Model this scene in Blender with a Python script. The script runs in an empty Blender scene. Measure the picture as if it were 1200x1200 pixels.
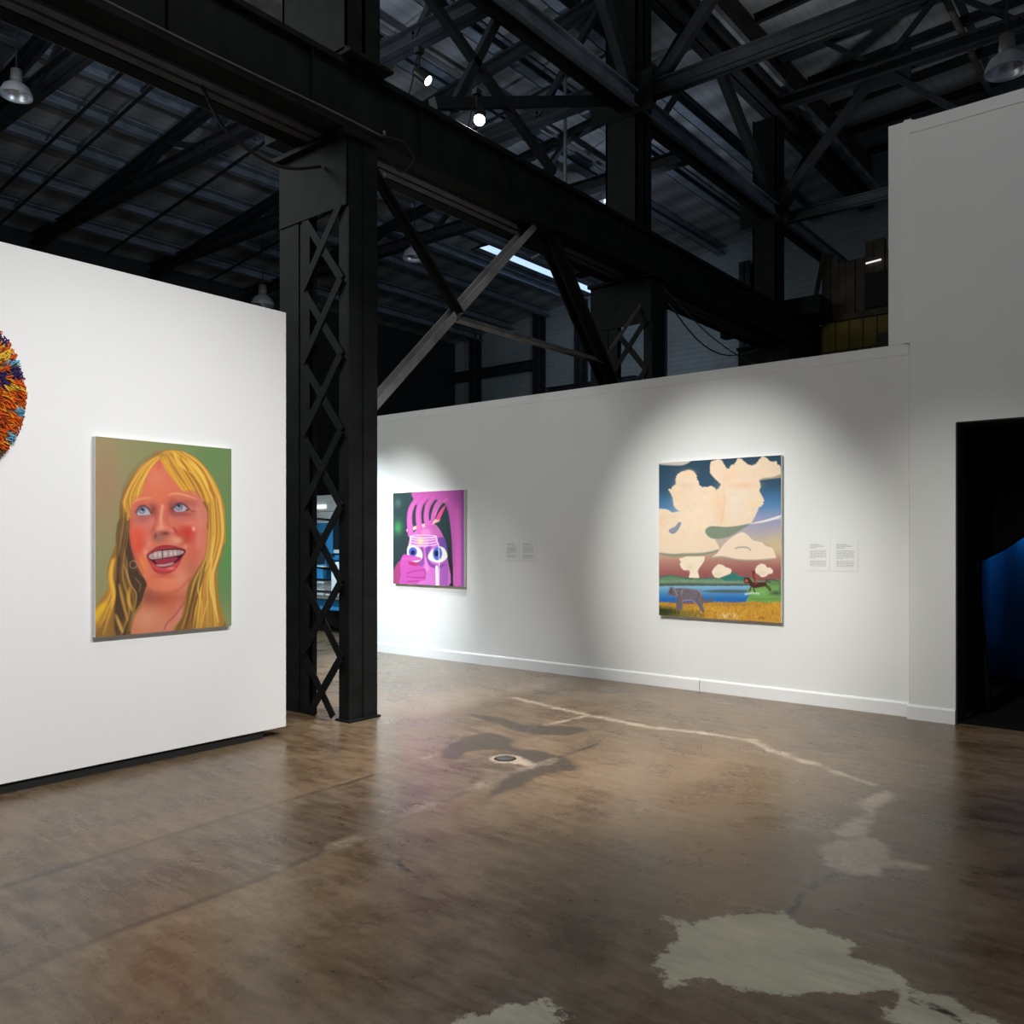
import bpy, math, random
import numpy as np
from mathutils import Vector, Matrix

random.seed(7); rng = np.random.default_rng(7)
S = bpy.context.scene
COL = S.collection
PI = math.pi

# ------------------------------------------------------------------ camera frame
F = 991.0; EYE = 1.65; CX = 600.0; CY = 633.0
TH = math.atan2(805.0, F); SN, CS = math.sin(TH), math.cos(TH)

def proj(P):
    """world points (N,3) -> drawing coordinates used to sketch the canvases and floor stains"""
    x, y, z = P[:, 0], P[:, 1], P[:, 2]
    r = CS * x + SN * y; d = -SN * x + CS * y
    return np.stack([CX + F * r / d, CY - F * (z - EYE) / d], 1)

def ground(pts):
    out = []
    for u, v in pts:
        r = (u - CX) / F; z = (CY - v) / F; t = -EYE / z
        out.append(((CS * r - SN) * t, (SN * r + CS) * t))
    return out

cam = bpy.data.cameras.new('camera'); cam.sensor_width = 36; cam.lens = 36 * F / 1200
cam.shift_y = (CY - 600) / 1200; cam.clip_start = .05; cam.clip_end = 200
co = bpy.data.objects.new('camera', cam); COL.objects.link(co)
co.location = (0, 0, EYE); co.rotation_euler = (PI / 2, 0, TH); S.camera = co

# ------------------------------------------------------------------ materials
def lin(c):
    c = np.asarray(c, float) / 255.0
    return np.where(c <= .04045, c / 12.92, ((c + .055) / 1.055) ** 2.4)

def new_mat(name):
    m = bpy.data.materials.new(name); m.use_nodes = True
    nt = m.node_tree; b = nt.nodes['Principled BSDF']
    return m, nt, b

def N(nt, t, **kw):
    n = nt.nodes.new(t)
    for k, v in kw.items():
        if k in n.inputs: n.inputs[k].default_value = v
        else: setattr(n, k, v)
    return n

def mat(name, rgb, rough=.6, metal=0., var=.15, scale=6., bump=0., spec=.5, bscale=None):
    """plain painted surface with procedural tone variation"""
    m, nt, b = new_mat(name); L = nt.links.new
    tc = N(nt, 'ShaderNodeTexCoord'); no = N(nt, 'ShaderNodeTexNoise', Scale=scale, Detail=6.)
    L(tc.outputs['Object'], no.inputs['Vector'])
    r = N(nt, 'ShaderNodeValToRGB')
    r.color_ramp.elements[0].position = .3; r.color_ramp.elements[1].position = .7
    r.color_ramp.elements[0].color = (*[c * (1 - var) for c in rgb], 1)
    r.color_ramp.elements[1].color = (*[min(1, c * (1 + var)) for c in rgb], 1)
    L(no.outputs['Fac'], r.inputs['Fac']); L(r.outputs['Color'], b.inputs['Base Color'])
    b.inputs['Roughness'].default_value = rough; b.inputs['Metallic'].default_value = metal
    b.inputs['Specular IOR Level'].default_value = spec
    if bump:
        n2 = N(nt, 'ShaderNodeTexNoise', Scale=bscale or scale * 6, Detail=4.); L(tc.outputs['Object'], n2.inputs['Vector'])
        bp = N(nt, 'ShaderNodeBump', Strength=bump, Distance=.01); L(n2.outputs['Fac'], bp.inputs['Height'])
        L(bp.outputs['Normal'], b.inputs['Normal'])
    return m

def emit(name, rgb, st):
    m, nt, b = new_mat(name)
    b.inputs['Base Color'].default_value = (*rgb, 1)
    b.inputs['Emission Color'].default_value = (*rgb, 1); b.inputs['Emission Strength'].default_value = st
    return m

def vcol_mat(name, rough=.6, spec=.3, bump=.15, bscale=400):
    m, nt, b = new_mat(name); L = nt.links.new
    a = N(nt, 'ShaderNodeAttribute', attribute_name='paint'); L(a.outputs['Color'], b.inputs['Base Color'])
    b.inputs['Roughness'].default_value = rough; b.inputs['Specular IOR Level'].default_value = spec
    tc = N(nt, 'ShaderNodeTexCoord'); n = N(nt, 'ShaderNodeTexNoise', Scale=float(bscale), Detail=2.)
    L(tc.outputs['Object'], n.inputs['Vector'])
    bp = N(nt, 'ShaderNodeBump', Strength=bump, Distance=.002); L(n.outputs['Fac'], bp.inputs['Height']); L(bp.outputs['Normal'], b.inputs['Normal'])
    return m

def brick_mat(name, c1, c2, cm, bw=.42, rh=.14):
    m, nt, b = new_mat(name); L = nt.links.new
    tc = N(nt, 'ShaderNodeTexCoord'); mp = N(nt, 'ShaderNodeMapping'); mp.inputs['Rotation'].default_value = (PI / 2, 0, 0)
    L(tc.outputs['Object'], mp.inputs['Vector'])
    br = N(nt, 'ShaderNodeTexBrick', Scale=1.0); br.inputs['Brick Width'].default_value = bw; br.inputs['Row Height'].default_value = rh
    br.inputs['Mortar Size'].default_value = .012
    br.inputs['Color1'].default_value = (*c1, 1); br.inputs['Color2'].default_value = (*c2, 1); br.inputs['Mortar'].default_value = (*cm, 1)
    L(mp.outputs['Vector'], br.inputs['Vector'])
    no = N(nt, 'ShaderNodeTexNoise', Scale=.8, Detail=5.); L(tc.outputs['Object'], no.inputs['Vector'])
    mx = N(nt, 'ShaderNodeMix', data_type='RGBA', blend_type='MULTIPLY'); mx.inputs[0].default_value = .8
    L(br.outputs['Color'], mx.inputs[6])
    r = N(nt, 'ShaderNodeValToRGB'); r.color_ramp.elements[0].color = (.45, .45, .45, 1); r.color_ramp.elements[1].color = (1.3, 1.3, 1.3, 1)
    L(no.outputs['Fac'], r.inputs['Fac']); L(r.outputs['Color'], mx.inputs[7]); L(mx.outputs[2], b.inputs['Base Color'])
    b.inputs['Roughness'].default_value = .85
    return m
M = {}
M['wall_bright'] = mat('gallery_white_paint', (.78, .785, .785), .75, var=.012, scale=1.2, bump=.05, spec=.2, bscale=140)
M['wall'] = mat('gallery_grey_white_paint', (.70, .715, .70), .75, var=.02, scale=1.0, bump=.08, spec=.2, bscale=120)
M['base'] = mat('baseboard_paint', (.74, .75, .75), .45, var=.02, scale=3, spec=.4)
M['black'] = mat('black_kick', (.006, .006, .006), .8, var=.3)
M['steel'] = mat('black_painted_steel', (.0088, .0100, .0100), .68, var=.35, scale=5, bump=.12, spec=.12)
M['steel_mid'] = mat('mid_grey_steel', (.075, .075, .082), .6, var=.3, scale=5, spec=.3)
M['steel_pale'] = mat('pale_galvanised_angle', (.24, .235, .235), .5, var=.3, scale=3, bump=.1, spec=.4)
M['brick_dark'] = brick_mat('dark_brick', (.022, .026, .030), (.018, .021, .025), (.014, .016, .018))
M['steel_dim'] = mat('dark_roof_steel', (.014, .016, .020), .6, var=.35, scale=4, spec=.3)
M['steel_grey'] = mat('worn_grey_steel', (.11, .105, .10), .5, var=.4, scale=7, bump=.1, spec=.4)
M['steel_blue'] = mat('blue_grey_purlin_paint', (.15, .18, .215), .65, var=.3, scale=3, spec=.3)
M['rust'] = mat('brown_rusted_steel', (.05, .038, .032), .7, var=.4, scale=5)
M['pipe'] = mat('galvanised_conduit', (.16, .16, .165), .45, .5, var=.2)
M['canvas_side'] = mat('raw_canvas_edge', (.78, .77, .74), .85, var=.03, scale=40)
M['canvas_side_warm'] = mat('cream_canvas_edge', (.86, .84, .77), .85, var=.04, scale=40)
M['curtain'] = mat('black_drape_cloth', (.004, .004, .005), .95, var=.3, spec=.1)
M['bluewall'] = mat('blue_backroom_cloth', (.03, .16, .42), .85, var=.2, scale=2, spec=.1)
M['lamp_on'] = emit('lit_lamp_lens', (1, .97, .92), 30.)
M['lamp_body'] = mat('black_lamp_body', (.012, .012, .012), .45, var=.2)
M['dome'] = mat('spun_aluminium_reflector', (.55, .58, .62), .35, .6, var=.15)
M['white_panel'] = mat('white_truck_paint', (.62, .70, .72), .4, var=.05)
M['blue_panel'] = mat('blue_truck_paint', (.03, .22, .48), .4, var=.08)
M['glass_dark'] = mat('dark_window_glass', (.012, .02, .028), .08, var=.1)
M['rubber'] = mat('black_rubber', (.012, .012, .012), .8, var=.2)
M['chrome'] = mat('chrome_bar', (.7, .72, .74), .2, 1., var=.05)
M['wood_brown'] = mat('old_brown_boards', (.055, .042, .026), .8, var=.5, scale=4)
M['drain'] = mat('cast_iron_grate', (.03, .03, .03), .5, .6, var=.3)
M['sky'] = emit('daylight_glazing', (.46, .66, 1.0), 1.25)
M['tube'] = emit('fluorescent_tube', (1, .98, .92), .9)

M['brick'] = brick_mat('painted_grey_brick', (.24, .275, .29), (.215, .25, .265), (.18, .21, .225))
M['yellow'] = brick_mat('yellow_painted_boards', (.26, .19, .035), (.22, .155, .03), (.03, .022, .008), .26, .78)

def deck_mat():
    m, nt, b = new_mat('ribbed_roof_decking'); L = nt.links.new
    tc = N(nt, 'ShaderNodeTexCoord')
    def bands(axis, scale, lo, hi, top=.35):
        w = N(nt, 'ShaderNodeTexWave', wave_type='BANDS', bands_direction=axis, Scale=scale, Distortion=.25, Detail=1.)
        L(tc.outputs['Object'], w.inputs['Vector'])
        r = N(nt, 'ShaderNodeMapRange'); r.inputs['From Min'].default_value = .0; r.inputs['From Max'].default_value = top
        r.inputs['To Min'].default_value = lo; r.inputs['To Max'].default_value = hi
        L(w.outputs['Fac'], r.inputs['Value']); return r.outputs['Result']
    a = bands('Y', .42, .62, 1.0, 1.); c = bands('X', 1.7, .86, 1.0, .4)
    mu = N(nt, 'ShaderNodeMath', operation='MULTIPLY'); L(a, mu.inputs[0]); L(c, mu.inputs[1])
    no = N(nt, 'ShaderNodeTexNoise', Scale=.7, Detail=6.); L(tc.outputs['Object'], no.inputs['Vector'])
    r = N(nt, 'ShaderNodeValToRGB'); r.color_ramp.elements[0].position = .3; r.color_ramp.elements[1].position = .72
    r.color_ramp.elements[0].color = (.17, .18, .19, 1); r.color_ramp.elements[1].color = (.40, .42, .44, 1)
    L(no.outputs['Fac'], r.inputs['Fac'])
    mx = N(nt, 'ShaderNodeMix', data_type='RGBA', blend_type='MULTIPLY'); mx.inputs[0].default_value = 1.
    L(r.outputs['Color'], mx.inputs[6]); L(mu.outputs[0], mx.inputs[7]); L(mx.outputs[2], b.inputs['Base Color'])
    b.inputs['Roughness'].default_value = .7
    return m
M['deck'] = deck_mat()

# ------------------------------------------------------------------ mesh helpers
class MB:
    def __init__(s): s.v = []; s.f = []
    def add(s, vs, fs):
        o = len(s.v); s.v += [tuple(p) for p in vs]; s.f += [tuple(i + o for i in f) for f in fs]; return s
    def box(s, x0, x1, y0, y1, z0, z1):
        x0, x1 = sorted((x0, x1)); y0, y1 = sorted((y0, y1)); z0, z1 = sorted((z0, z1))
        return s.add([(x0, y0, z0), (x1, y0, z0), (x1, y1, z0), (x0, y1, z0), (x0, y0, z1), (x1, y0, z1), (x1, y1, z1), (x0, y1, z1)],
                     [(0, 3, 2, 1), (4, 5, 6, 7), (0, 1, 5, 4), (1, 2, 6, 5), (2, 3, 7, 6), (3, 0, 4, 7)])
    def prism(s, poly, axis, a0, a1):
        """extrude a 2-D outline along an axis (0=x,1=y,2=z)"""
        n = len(poly); vs = []
        for a in (a0, a1):
            for p in poly:
                q = list(p); q.insert(axis, a); vs.append(q)
        fs = [tuple(range(n)), tuple(range(2 * n - 1, n - 1, -1))] + [(i, i + n, (i + 1) % n + n, (i + 1) % n) for i in range(n)]
        return s.add(vs, fs)
    def member(s, p0, p1, prof, up=(0, 0, 1)):
        """sweep list of 2-D rectangles (x0,x1,y0,y1) from p0 to p1; y follows 'up'"""
        p0, p1 = Vector(p0), Vector(p1); d = (p1 - p0).normalized(); up = Vector(up)
        if abs(d.dot(up)) > .98: up = Vector((0, 1, 0))
        sx = d.cross(up).normalized(); uy = sx.cross(d)
        for (x0, x1, y0, y1) in prof:
            vs = []
            for p in (p0, p1):
                for a, b in ((x0, y0), (x1, y0), (x1, y1), (x0, y1)): vs.append(p + sx * a + uy * b)
            s.add(vs, [(0, 1, 2, 3), (7, 6, 5, 4), (0, 4, 5, 1), (1, 5, 6, 2), (2, 6, 7, 3), (3, 7, 4, 0)])
        return s
    def tube(s, pts, r, n=8):
        pts = [Vector(p) for p in pts]; rings = []; prev = None
        for i, p in enumerate(pts):
            d = (pts[min(i + 1, len(pts) - 1)] - pts[max(i - 1, 0)]).normalized()
            u = prev if prev is not None else (Vector((0, 0, 1)) if abs(d.z) < .9 else Vector((1, 0, 0)))
            a = d.cross(u).normalized(); b = a.cross(d); prev = b
            rings.append([p + (a * math.cos(2 * PI * k / n) + b * math.sin(2 * PI * k / n)) * r for k in range(n)])
        vs = [q for R in rings for q in R]
        fs = [(i * n + k, i * n + (k + 1) % n, (i + 1) * n + (k + 1) % n, (i + 1) * n + k) for i in range(len(pts) - 1) for k in range(n)]
        fs += [tuple(range(n - 1, -1, -1)), tuple(range((len(pts) - 1) * n, len(pts) * n))]
        return s.add(vs, fs)
    def lathe(s, prof, n=24, mtx=None):
        """revolve (r,z) profile round z"""
        mtx = mtx or Matrix.Identity(4); vs = []; fs = []
        for r, z in prof:
            for k in range(n): vs.append(mtx @ Vector((r * math.cos(2 * PI * k / n), r * math.sin(2 * PI * k / n), z)))
        for i in range(len(prof) - 1):
            for k in range(n): fs.append((i * n + k, i * n + (k + 1) % n, (i + 1) * n + (k + 1) % n, (i + 1) * n + k))
        return s.add(vs, fs)
    def build(s, name, m, parent=None, bevel=0., smooth=False):
        o_ = Vector(parent_loc(parent))
        me = bpy.data.meshes.new(name); me.from_pydata([Vector(p) - o_ for p in s.v], [], s.f)
        me.validate(); me.update(); me.materials.append(M[m] if isinstance(m, str) else m)
        import bmesh
        bm = bmesh.new(); bm.from_mesh(me); bmesh.ops.recalc_face_normals(bm, faces=bm.faces); bm.to_mesh(me); bm.free()
        if smooth:
            for p in me.polygons: p.use_smooth = True
        ob = bpy.data.objects.new(name, me); COL.objects.link(ob)
        if parent is not None: ob.parent = parent
        if bevel:
            b = ob.modifiers.new('bevel', 'BEVEL'); b.width = bevel; b.segments = 2; b.limit_method = 'ANGLE'
        return ob

def parent_loc(p):
    v = Vector((0, 0, 0))
    while p is not None:
        v = v + Vector(p.location); p = p.parent
    return v

def tag(o, label=None, cat=None, group=None, kind=None):
    if label: o['label'] = label
    if cat: o['category'] = cat
    if group: o['group'] = group
    if kind: o['kind'] = kind
    return o

def thing(name, loc, label, cat, group=None):
    o = bpy.data.objects.new(name, None); COL.objects.link(o); o.location = loc; o.empty_display_size = .1
    return tag(o, label, cat, group)

def copy_tree(o, parent=None):
    c = o.copy(); COL.objects.link(c)
    if parent is not None: c.parent = parent
    for ch in list(o.children): copy_tree(ch, c)
    return c

def structure(name, mb, m, label=None, bevel=0.):
    o = mb.build(name, m, None, bevel); tag(o, label, None, None, 'structure'); return o

def I(w, h, t=.02): return [(-t / 2, t / 2, -h / 2, h / 2), (-w / 2, w / 2, h / 2 - t, h / 2), (-w / 2, w / 2, -h / 2, -h / 2 + t)]
def Lp(w, h, t=.014): return [(-w / 2, w / 2, -h / 2, -h / 2 + t), (-w / 2, -w / 2 + t, -h / 2, h / 2)]
def R_(w, h): return [(-w / 2, w / 2, -h / 2, h / 2)]
def Ch(w, h, t=.02): return [(-w / 2, -w / 2 + t, -h / 2, h / 2), (-w / 2, w / 2, h / 2 - t, h / 2), (-w / 2, w / 2, -h / 2, -h / 2 + t)]

# ------------------------------------------------------------------ painter
def smooth_poly(p, closed=True, n=5):
    p = np.asarray(p, float); k = len(p); out = []
    rngk = range(k) if closed else range(k - 1)
    for i in rngk:
        if closed: a, b, c, d = p[(i - 1) % k], p[i], p[(i + 1) % k], p[(i + 2) % k]
        else: a, b, c, d = p[max(i - 1, 0)], p[i], p[i + 1], p[min(i + 2, k - 1)]
        for j in range(n):
            t = j / n
            out.append(.5 * ((2 * b) + (-a + c) * t + (2 * a - 5 * b + 4 * c - d) * t * t + (-a + 3 * b - 3 * c + d) * t ** 3))
    if not closed: out.append(p[-1])
    return np.array(out)

def seg_dist(Q, pts, closed):
    d2 = np.full(len(Q), 1e12); tt = np.zeros(len(Q)); n = len(pts); m = n if closed else n - 1
    for i in range(m):
        a = pts[i]; b = pts[(i + 1) % n]; ab = b - a; L2 = max(ab @ ab, 1e-9)
        t = np.clip(((Q - a) @ ab) / L2, 0, 1); e = Q - a - t[:, None] * ab; q = (e * e).sum(1)
        k = q < d2; d2[k] = q[k]; tt[k] = (i + t[k]) / m
    return np.sqrt(d2), tt

def inside(Q, pts):
    c = np.zeros(len(Q), bool); n = len(pts)
    for i in range(n):
        (x0, y0), (x1, y1) = pts[i], pts[(i + 1) % n]
        if y0 == y1: continue
        k = ((y0 > Q[:, 1]) != (y1 > Q[:, 1])) & (Q[:, 0] < (x1 - x0) * (Q[:, 1] - y0) / (y1 - y0) + x0)
        c ^= k
    return c

def sdf(Q, pts):
    d, _ = seg_dist(Q, pts, True); return np.where(inside(Q, pts), -d, d)

class Paint:
    def __init__(s, Q): s.Q = Q; s.c = np.zeros((len(Q), 3))
    def _mix(s, k, a, col):
        a = a[:, None]; s.c[k] = s.c[k] * (1 - a) + np.asarray(col, float) * a
    def poly(s, pts, col, soft=.35, alpha=1., sm=True, n=4):
        p = smooth_poly(pts, True, n) if sm else np.asarray(pts, float)
        lo, hi = p.min(0) - soft * 2 - 1, p.max(0) + soft * 2 + 1
        k = np.where(((s.Q >= lo) & (s.Q <= hi)).all(1))[0]
        if not len(k): return
        d = sdf(s.Q[k], p); s._mix(k, alpha * np.clip(.5 - d / (2 * soft), 0, 1), col)
    def stroke(s, pts, w, col, soft=.35, alpha=1., taper=0., sm=True):
        p = smooth_poly(pts, False, 5) if sm and len(pts) > 2 else np.asarray(pts, float)
        lo, hi = p.min(0) - w - soft * 2, p.max(0) + w + soft * 2
        k = np.where(((s.Q >= lo) & (s.Q <= hi)).all(1))[0]
        if not len(k): return
        d, t = seg_dist(s.Q[k], p, False); ww = w / 2 * (1 - taper * np.abs(2 * t - 1) ** 2)
        s._mix(k, alpha * np.clip(.5 - (d - ww) / (2 * soft), 0, 1), col)
    def blob(s, c, r, col, alpha=1., clip=None):
        rx, ry = (r, r) if np.isscalar(r) else r
        q = ((s.Q[:, 0] - c[0]) / rx) ** 2 + ((s.Q[:, 1] - c[1]) / ry) ** 2
        k = np.where(q < 6)[0]
        if not len(k): return
        s._mix(k, alpha * np.exp(-q[k]), col)
    def disc(s, c, r, col, soft=.35, alpha=1.):
        rx, ry = (r, r) if np.isscalar(r) else r
        t = np.linspace(0, 2 * PI, 25)[:-1]
        s.poly(np.stack([c[0] + rx * np.cos(t), c[1] + ry * np.sin(t)], 1), col, soft, alpha, False)

def cr(ox, oy, sc): return lambda *pts: [(ox + x / sc, oy + y / sc) for x, y in pts]

def paint_portrait(Q):
    P = Paint(Q)
    A = cr(100, 500, 4.6167); U = cr(100, 505, 6.6667); B = cr(100, 625, 6.6667); Fc = cr(140, 570, 10.91)
    u = np.clip((Q[:, 0] - 110) / 160, 0, 1)[:, None]; v = np.clip((Q[:, 1] - 512) / 235, 0, 1)[:, None]
    P.c = (np.array([150, 138, 98]) * (1 - u) + np.array([105, 130, 82]) * u)
    P.blob(U((150, 420))[0], (20, 45), (158, 124, 96), .8); P.blob(A((90, 800))[0], (25, 40), (138, 136, 95), .7)
    P.blob(U((960, 240))[0], (18, 20), (98, 132, 80), .8); P.blob(A((775, 700))[0], (12, 40), (84, 142, 78), .8)
    P.blob(A((770, 1050))[0], (14, 25), (130, 145, 98), .8)
    # hair mass
    hair = U((650, 150), (560, 172), (470, 238), (400, 300), (330, 405), (280, 520), (262, 620), (268, 720), (252, 820)) + \
        B((232, 100), (195, 200), (172, 300), (182, 420), (110, 540), (66, 600), (50, 830), (560, 830), (1066, 740), (1060, 640), (1040, 520), (1024, 400), (1030, 280), (1062, 180), (1088, 60)) + \
        U((1092, 760), (1086, 620), (1050, 480), (980, 342), (880, 222), (760, 160))
    P.poly(hair, (138, 102, 50), .8)
    P.stroke(U((560, 165), (440, 235), (330, 370), (285, 500)), 2.2, (120, 105, 75), 1.2, .6)
    # left dark hair
    P.poly(U((300, 640), (350, 690), (335, 860)) + B((380, 160), (440, 300), (475, 430), (440, 520), (380, 620), (350, 790), (240, 800), (230, 560), (250, 200), (265, 20)), (74, 54, 37), 1.6)
    P.poly(U((265, 690), (330, 690), (340, 860)) + B((330, 60), (250, 80), (240, 20)), (92, 72, 48), 1.2)
    # neck, chest
    P.poly(B((470, 380), (640, 470), (800, 360), (790, 470), (775, 560), (740, 660), (690, 760), (500, 800), (365, 800), (372, 700), (400, 630), (440, 560)), (196, 118, 88), .8)
    P.blob(B((600, 510))[0], (26, 9), (160, 72, 52), .85); P.blob(B((490, 480))[0], (9, 11), (140, 78, 62), .8)
    P.blob(B((680, 560))[0], (11, 12), (198, 100, 72), .6); P.blob(B((470, 670))[0], (15, 12), (210, 145, 110), .8)
    P.blob(B((620, 720))[0], (15, 8), (205, 130, 105), .7); P.blob(B((735, 640))[0], (5, 14), (205, 130, 115), .8)
    P.stroke(B((770, 540), (700, 640), (640, 700), (615, 750)), 1.6, (150, 78, 62), .7, .8)
    # face
    face = U((580, 205), (500, 300), (455, 430), (365, 560), (350, 640), (342, 740), (338, 810)) + \
        B((345, 30), (368, 150), (418, 280), (478, 385), (540, 445), (620, 468), (700, 452), (775, 405), (860, 300), (922, 195), (955, 60)) + U((965, 760), (962, 680), (935, 560), (880, 440), (760, 330), (640, 240))
    P.poly(face, (207, 110, 86), .6)
    P.blob(U((570, 450))[0], (20, 20), (214, 110, 78), .9); P.blob(U((560, 360))[0], (10, 14), (216, 126, 98), .7); P.blob(U((575, 245))[0], (5, 9), (205, 95, 70), .8)
    P.blob(U((900, 640))[0], (10, 25), (203, 122, 106), .9); P.blob(U((450, 740))[0], (9, 10), (205, 118, 104), .7)
    P.blob(B((890, 120))[0], (12, 24), (205, 120, 100), .8); P.blob(B((830, 290))[0], (9, 14), (178, 104, 80), .8)
    P.blob(B((740, 350))[0], (10, 12), (215, 142, 112), .8); P.blob(B((640, 385))[0], (14, 10), (220, 126, 96), .9)
    P.blob(B((440, 260))[0], (7, 20), (222, 132, 78), .9); P.blob(B((500, 380))[0], (9, 9), (212, 112, 76), .7)
    P.blob(Fc((230, 610))[0], (9, 9), (218, 84, 62), .9); P.blob(Fc((240, 760))[0], (10, 12), (206, 74, 52), .85); P.blob(Fc((190, 680))[0], (4, 10), (214, 92, 70), .6)
    P.blob(Fc((870, 590))[0], (10, 9), (194, 56, 44), .95); P.blob(Fc((830, 690))[0], (8, 6), (160, 40, 34), .85); P.blob(Fc((780, 620))[0], (6, 7), (190, 62, 50), .6)
    P.blob(Fc((940, 830))[0], (7, 16), (200, 92, 74), .7)
    P.poly(B((290, -30), (334, -10), (345, 30), (368, 150), (418, 280), (478, 388), (466, 440), (440, 520), (385, 620), (352, 720), (300, 500), (262, 200)), (72, 53, 37), .9)
    P.stroke(B((380, 190), (400, 260), (440, 330)), 2, (150, 92, 58), 1.2, .5)
    # eye sockets
    P.blob(Fc((300, 245))[0], (10, 4), (190, 92, 74), .8); P.blob(Fc((425, 300))[0], (5, 7), (122, 54, 50), .9); P.blob(Fc((310, 420))[0], (12, 5), (172, 92, 88), .85); P.blob(Fc((300, 330))[0], (10, 6), (140, 78, 80), .7)
    P.blob(Fc((680, 280))[0], (6, 9), (120, 56, 58), .9); P.blob(Fc((800, 355))[0], (14, 4.5), (150, 72, 70), .85); P.blob(Fc((820, 215))[0], (14, 4), (160, 78, 74), .85); P.blob(Fc((930, 250))[0], (6, 6), (185, 95, 88), .7)
    P.blob(Fc((800, 420))[0], (14, 4), (196, 108, 98), .7)
    for eye, ir, pu, rr in ((((214, 335), (250, 270), (310, 250), (370, 285), (405, 340), (395, 362), (330, 372), (240, 372)), (288, 305), (292, 296), 46),
                            (((690, 275), (735, 222), (810, 225), (885, 285), (860, 305), (800, 325), (725, 325)), (760, 262), (756, 248), 50)):
        P.poly(Fc(*eye), (176, 168, 178), .6)
        P.blob(Fc(eye[3])[0], (3, 3), (170, 150, 160), .5)
        P.disc(Fc(ir)[0], rr / 10.91, (104, 112, 130), .6); P.disc(Fc((ir[0], ir[1] + 16))[0], rr / 20, (150, 160, 172), .9, .6)
        P.disc(Fc(pu)[0], 21 / 10.91, (38, 40, 58), .45); P.disc(Fc((pu[0] - 14, pu[1] + 18))[0], .7, (220, 220, 225), .3, .8)
        P.stroke([(x_, y_ - .15) for x_, y_ in Fc(*eye[:5])], 2.3, (84, 48, 56), .8, .9); P.stroke([(x_, y_ - 1.9) for x_, y_ in Fc(*eye[:5])], 1.2, (176, 92, 84), .8, .6); P.stroke(Fc(eye[0], eye[-1], eye[-2], eye[-3]), .9, (140, 84, 92), .5, .7)
    P.stroke(Fc((885, 285), (930, 315), (975, 320)), 1.2, (130, 60, 60), .6, .8)
    P.stroke(Fc((160, 225), (200, 185), (270, 160), (340, 148), (410, 150)), 2.4, (222, 146, 98), .9, .9, .5)
    P.stroke(Fc((625, 110), (700, 92), (800, 100), (880, 125), (975, 155)), 2.6, (222, 150, 112), .9, .9, .5)
    # nose
    P.stroke(Fc((480, 260), (470, 400), (440, 520), (420, 560)), 3, (178, 82, 72), 1.8, .7)
    P.stroke(Fc((600, 250), (590, 380), (640, 480)), 3, (208, 96, 80), 1.8, .7)
    P.stroke(Fc((552, 250), (530, 400), (538, 520)), 2.8, (230, 160, 136), 1.6, .9)
    P.blob(Fc((530, 540))[0], (6, 4), (226, 146, 124), .9); P.blob(Fc((665, 570))[0], (4, 4.5), (214, 124, 106), .9)
    P.blob(Fc((540, 610))[0], (9, 4), (150, 84, 72), .85); P.blob(Fc((500, 670))[0], (8, 4.5), (150, 98, 84), .9)
    P.blob(Fc((590, 600))[0], (4.5, 2), (108, 52, 44), .95); P.blob(Fc((455, 632))[0], (2, 3), (105, 58, 50), .9); P.blob(Fc((420, 610))[0], (2.6, 4), (190, 104, 88), .8)
    P.stroke(Fc((690, 520), (720, 570), (700, 610)), 1, (150, 64, 56), .6, .7)
    P.stroke(Fc((700, 540), (770, 640), (860, 740), (875, 800)), 2.2, (165, 50, 42), 1.4, .7)
    P.stroke(Fc((390, 560), (395, 650), (330, 740), (300, 850)), 2, (196, 88, 72), 1.4, .6)
    P.blob(Fc((740, 690))[0], (8, 5), (222, 156, 128), .9); P.blob(Fc((850, 770))[0], (4, 4), (222, 140, 116), .8); P.blob(Fc((380, 730))[0], (3.5, 8), (214, 126, 106), .9); P.blob(Fc((330, 840))[0], (3, 5), (226, 150, 126), .8)
    P.blob(Fc((950, 540))[0], (2.2, 3), (240, 168, 146), .9); P.stroke(Fc((870, 465), (940, 462), (1000, 500)), 1.6, (222, 130, 106), .9, .7)
    # modelling of the cheeks and jaw
    P.stroke(Fc((450, 330), (462, 430), (438, 560)), 3.2, (158, 74, 66), 2.2, .55); P.stroke(Fc((640, 330), (610, 430), (660, 520)), 3., (182, 84, 70), 2.2, .55)
    P.stroke(Fc((150, 420), (135, 600), (160, 780), (230, 950), (300, 1100)), 3, (178, 72, 56), 2., .55)
    P.stroke(B((560, 452), (640, 462), (730, 436), (820, 350)), 2.4, (176, 88, 68), 1.6, .6)
    P.blob(Fc((420, 450))[0], (6, 5), (212, 124, 112), .6); P.blob(Fc((650, 420))[0], (4, 6), (206, 116, 102), .6); P.blob(Fc((880, 470))[0], (8, 3), (214, 122, 104), .6)
    P.stroke(Fc((1000, 300), (1030, 500), (1000, 760)), 4, (212, 138, 120), 3, .5)
    # mouth
    P.poly(Fc((345, 885), (420, 815), (500, 768), (600, 750), (700, 762), (845, 815), (812, 900), (765, 990), (712, 1070), (620, 1118), (520, 1122), (440, 1080), (395, 1000)), (172, 54, 56), .5)
    P.stroke(Fc((360, 878), (480, 785), (600, 765), (720, 778), (835, 818)), 2, (140, 42, 46), .8, .8)
    P.poly(Fc((362, 888), (480, 818), (600, 800), (720, 796), (838, 818), (795, 905), (705, 990), (600, 1035), (500, 1020), (420, 960)), (62, 18, 32), .4)
    P.poly(Fc((455, 945), (560, 925), (740, 905), (700, 965), (610, 992), (500, 998)), (152, 44, 62), .6)
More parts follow.
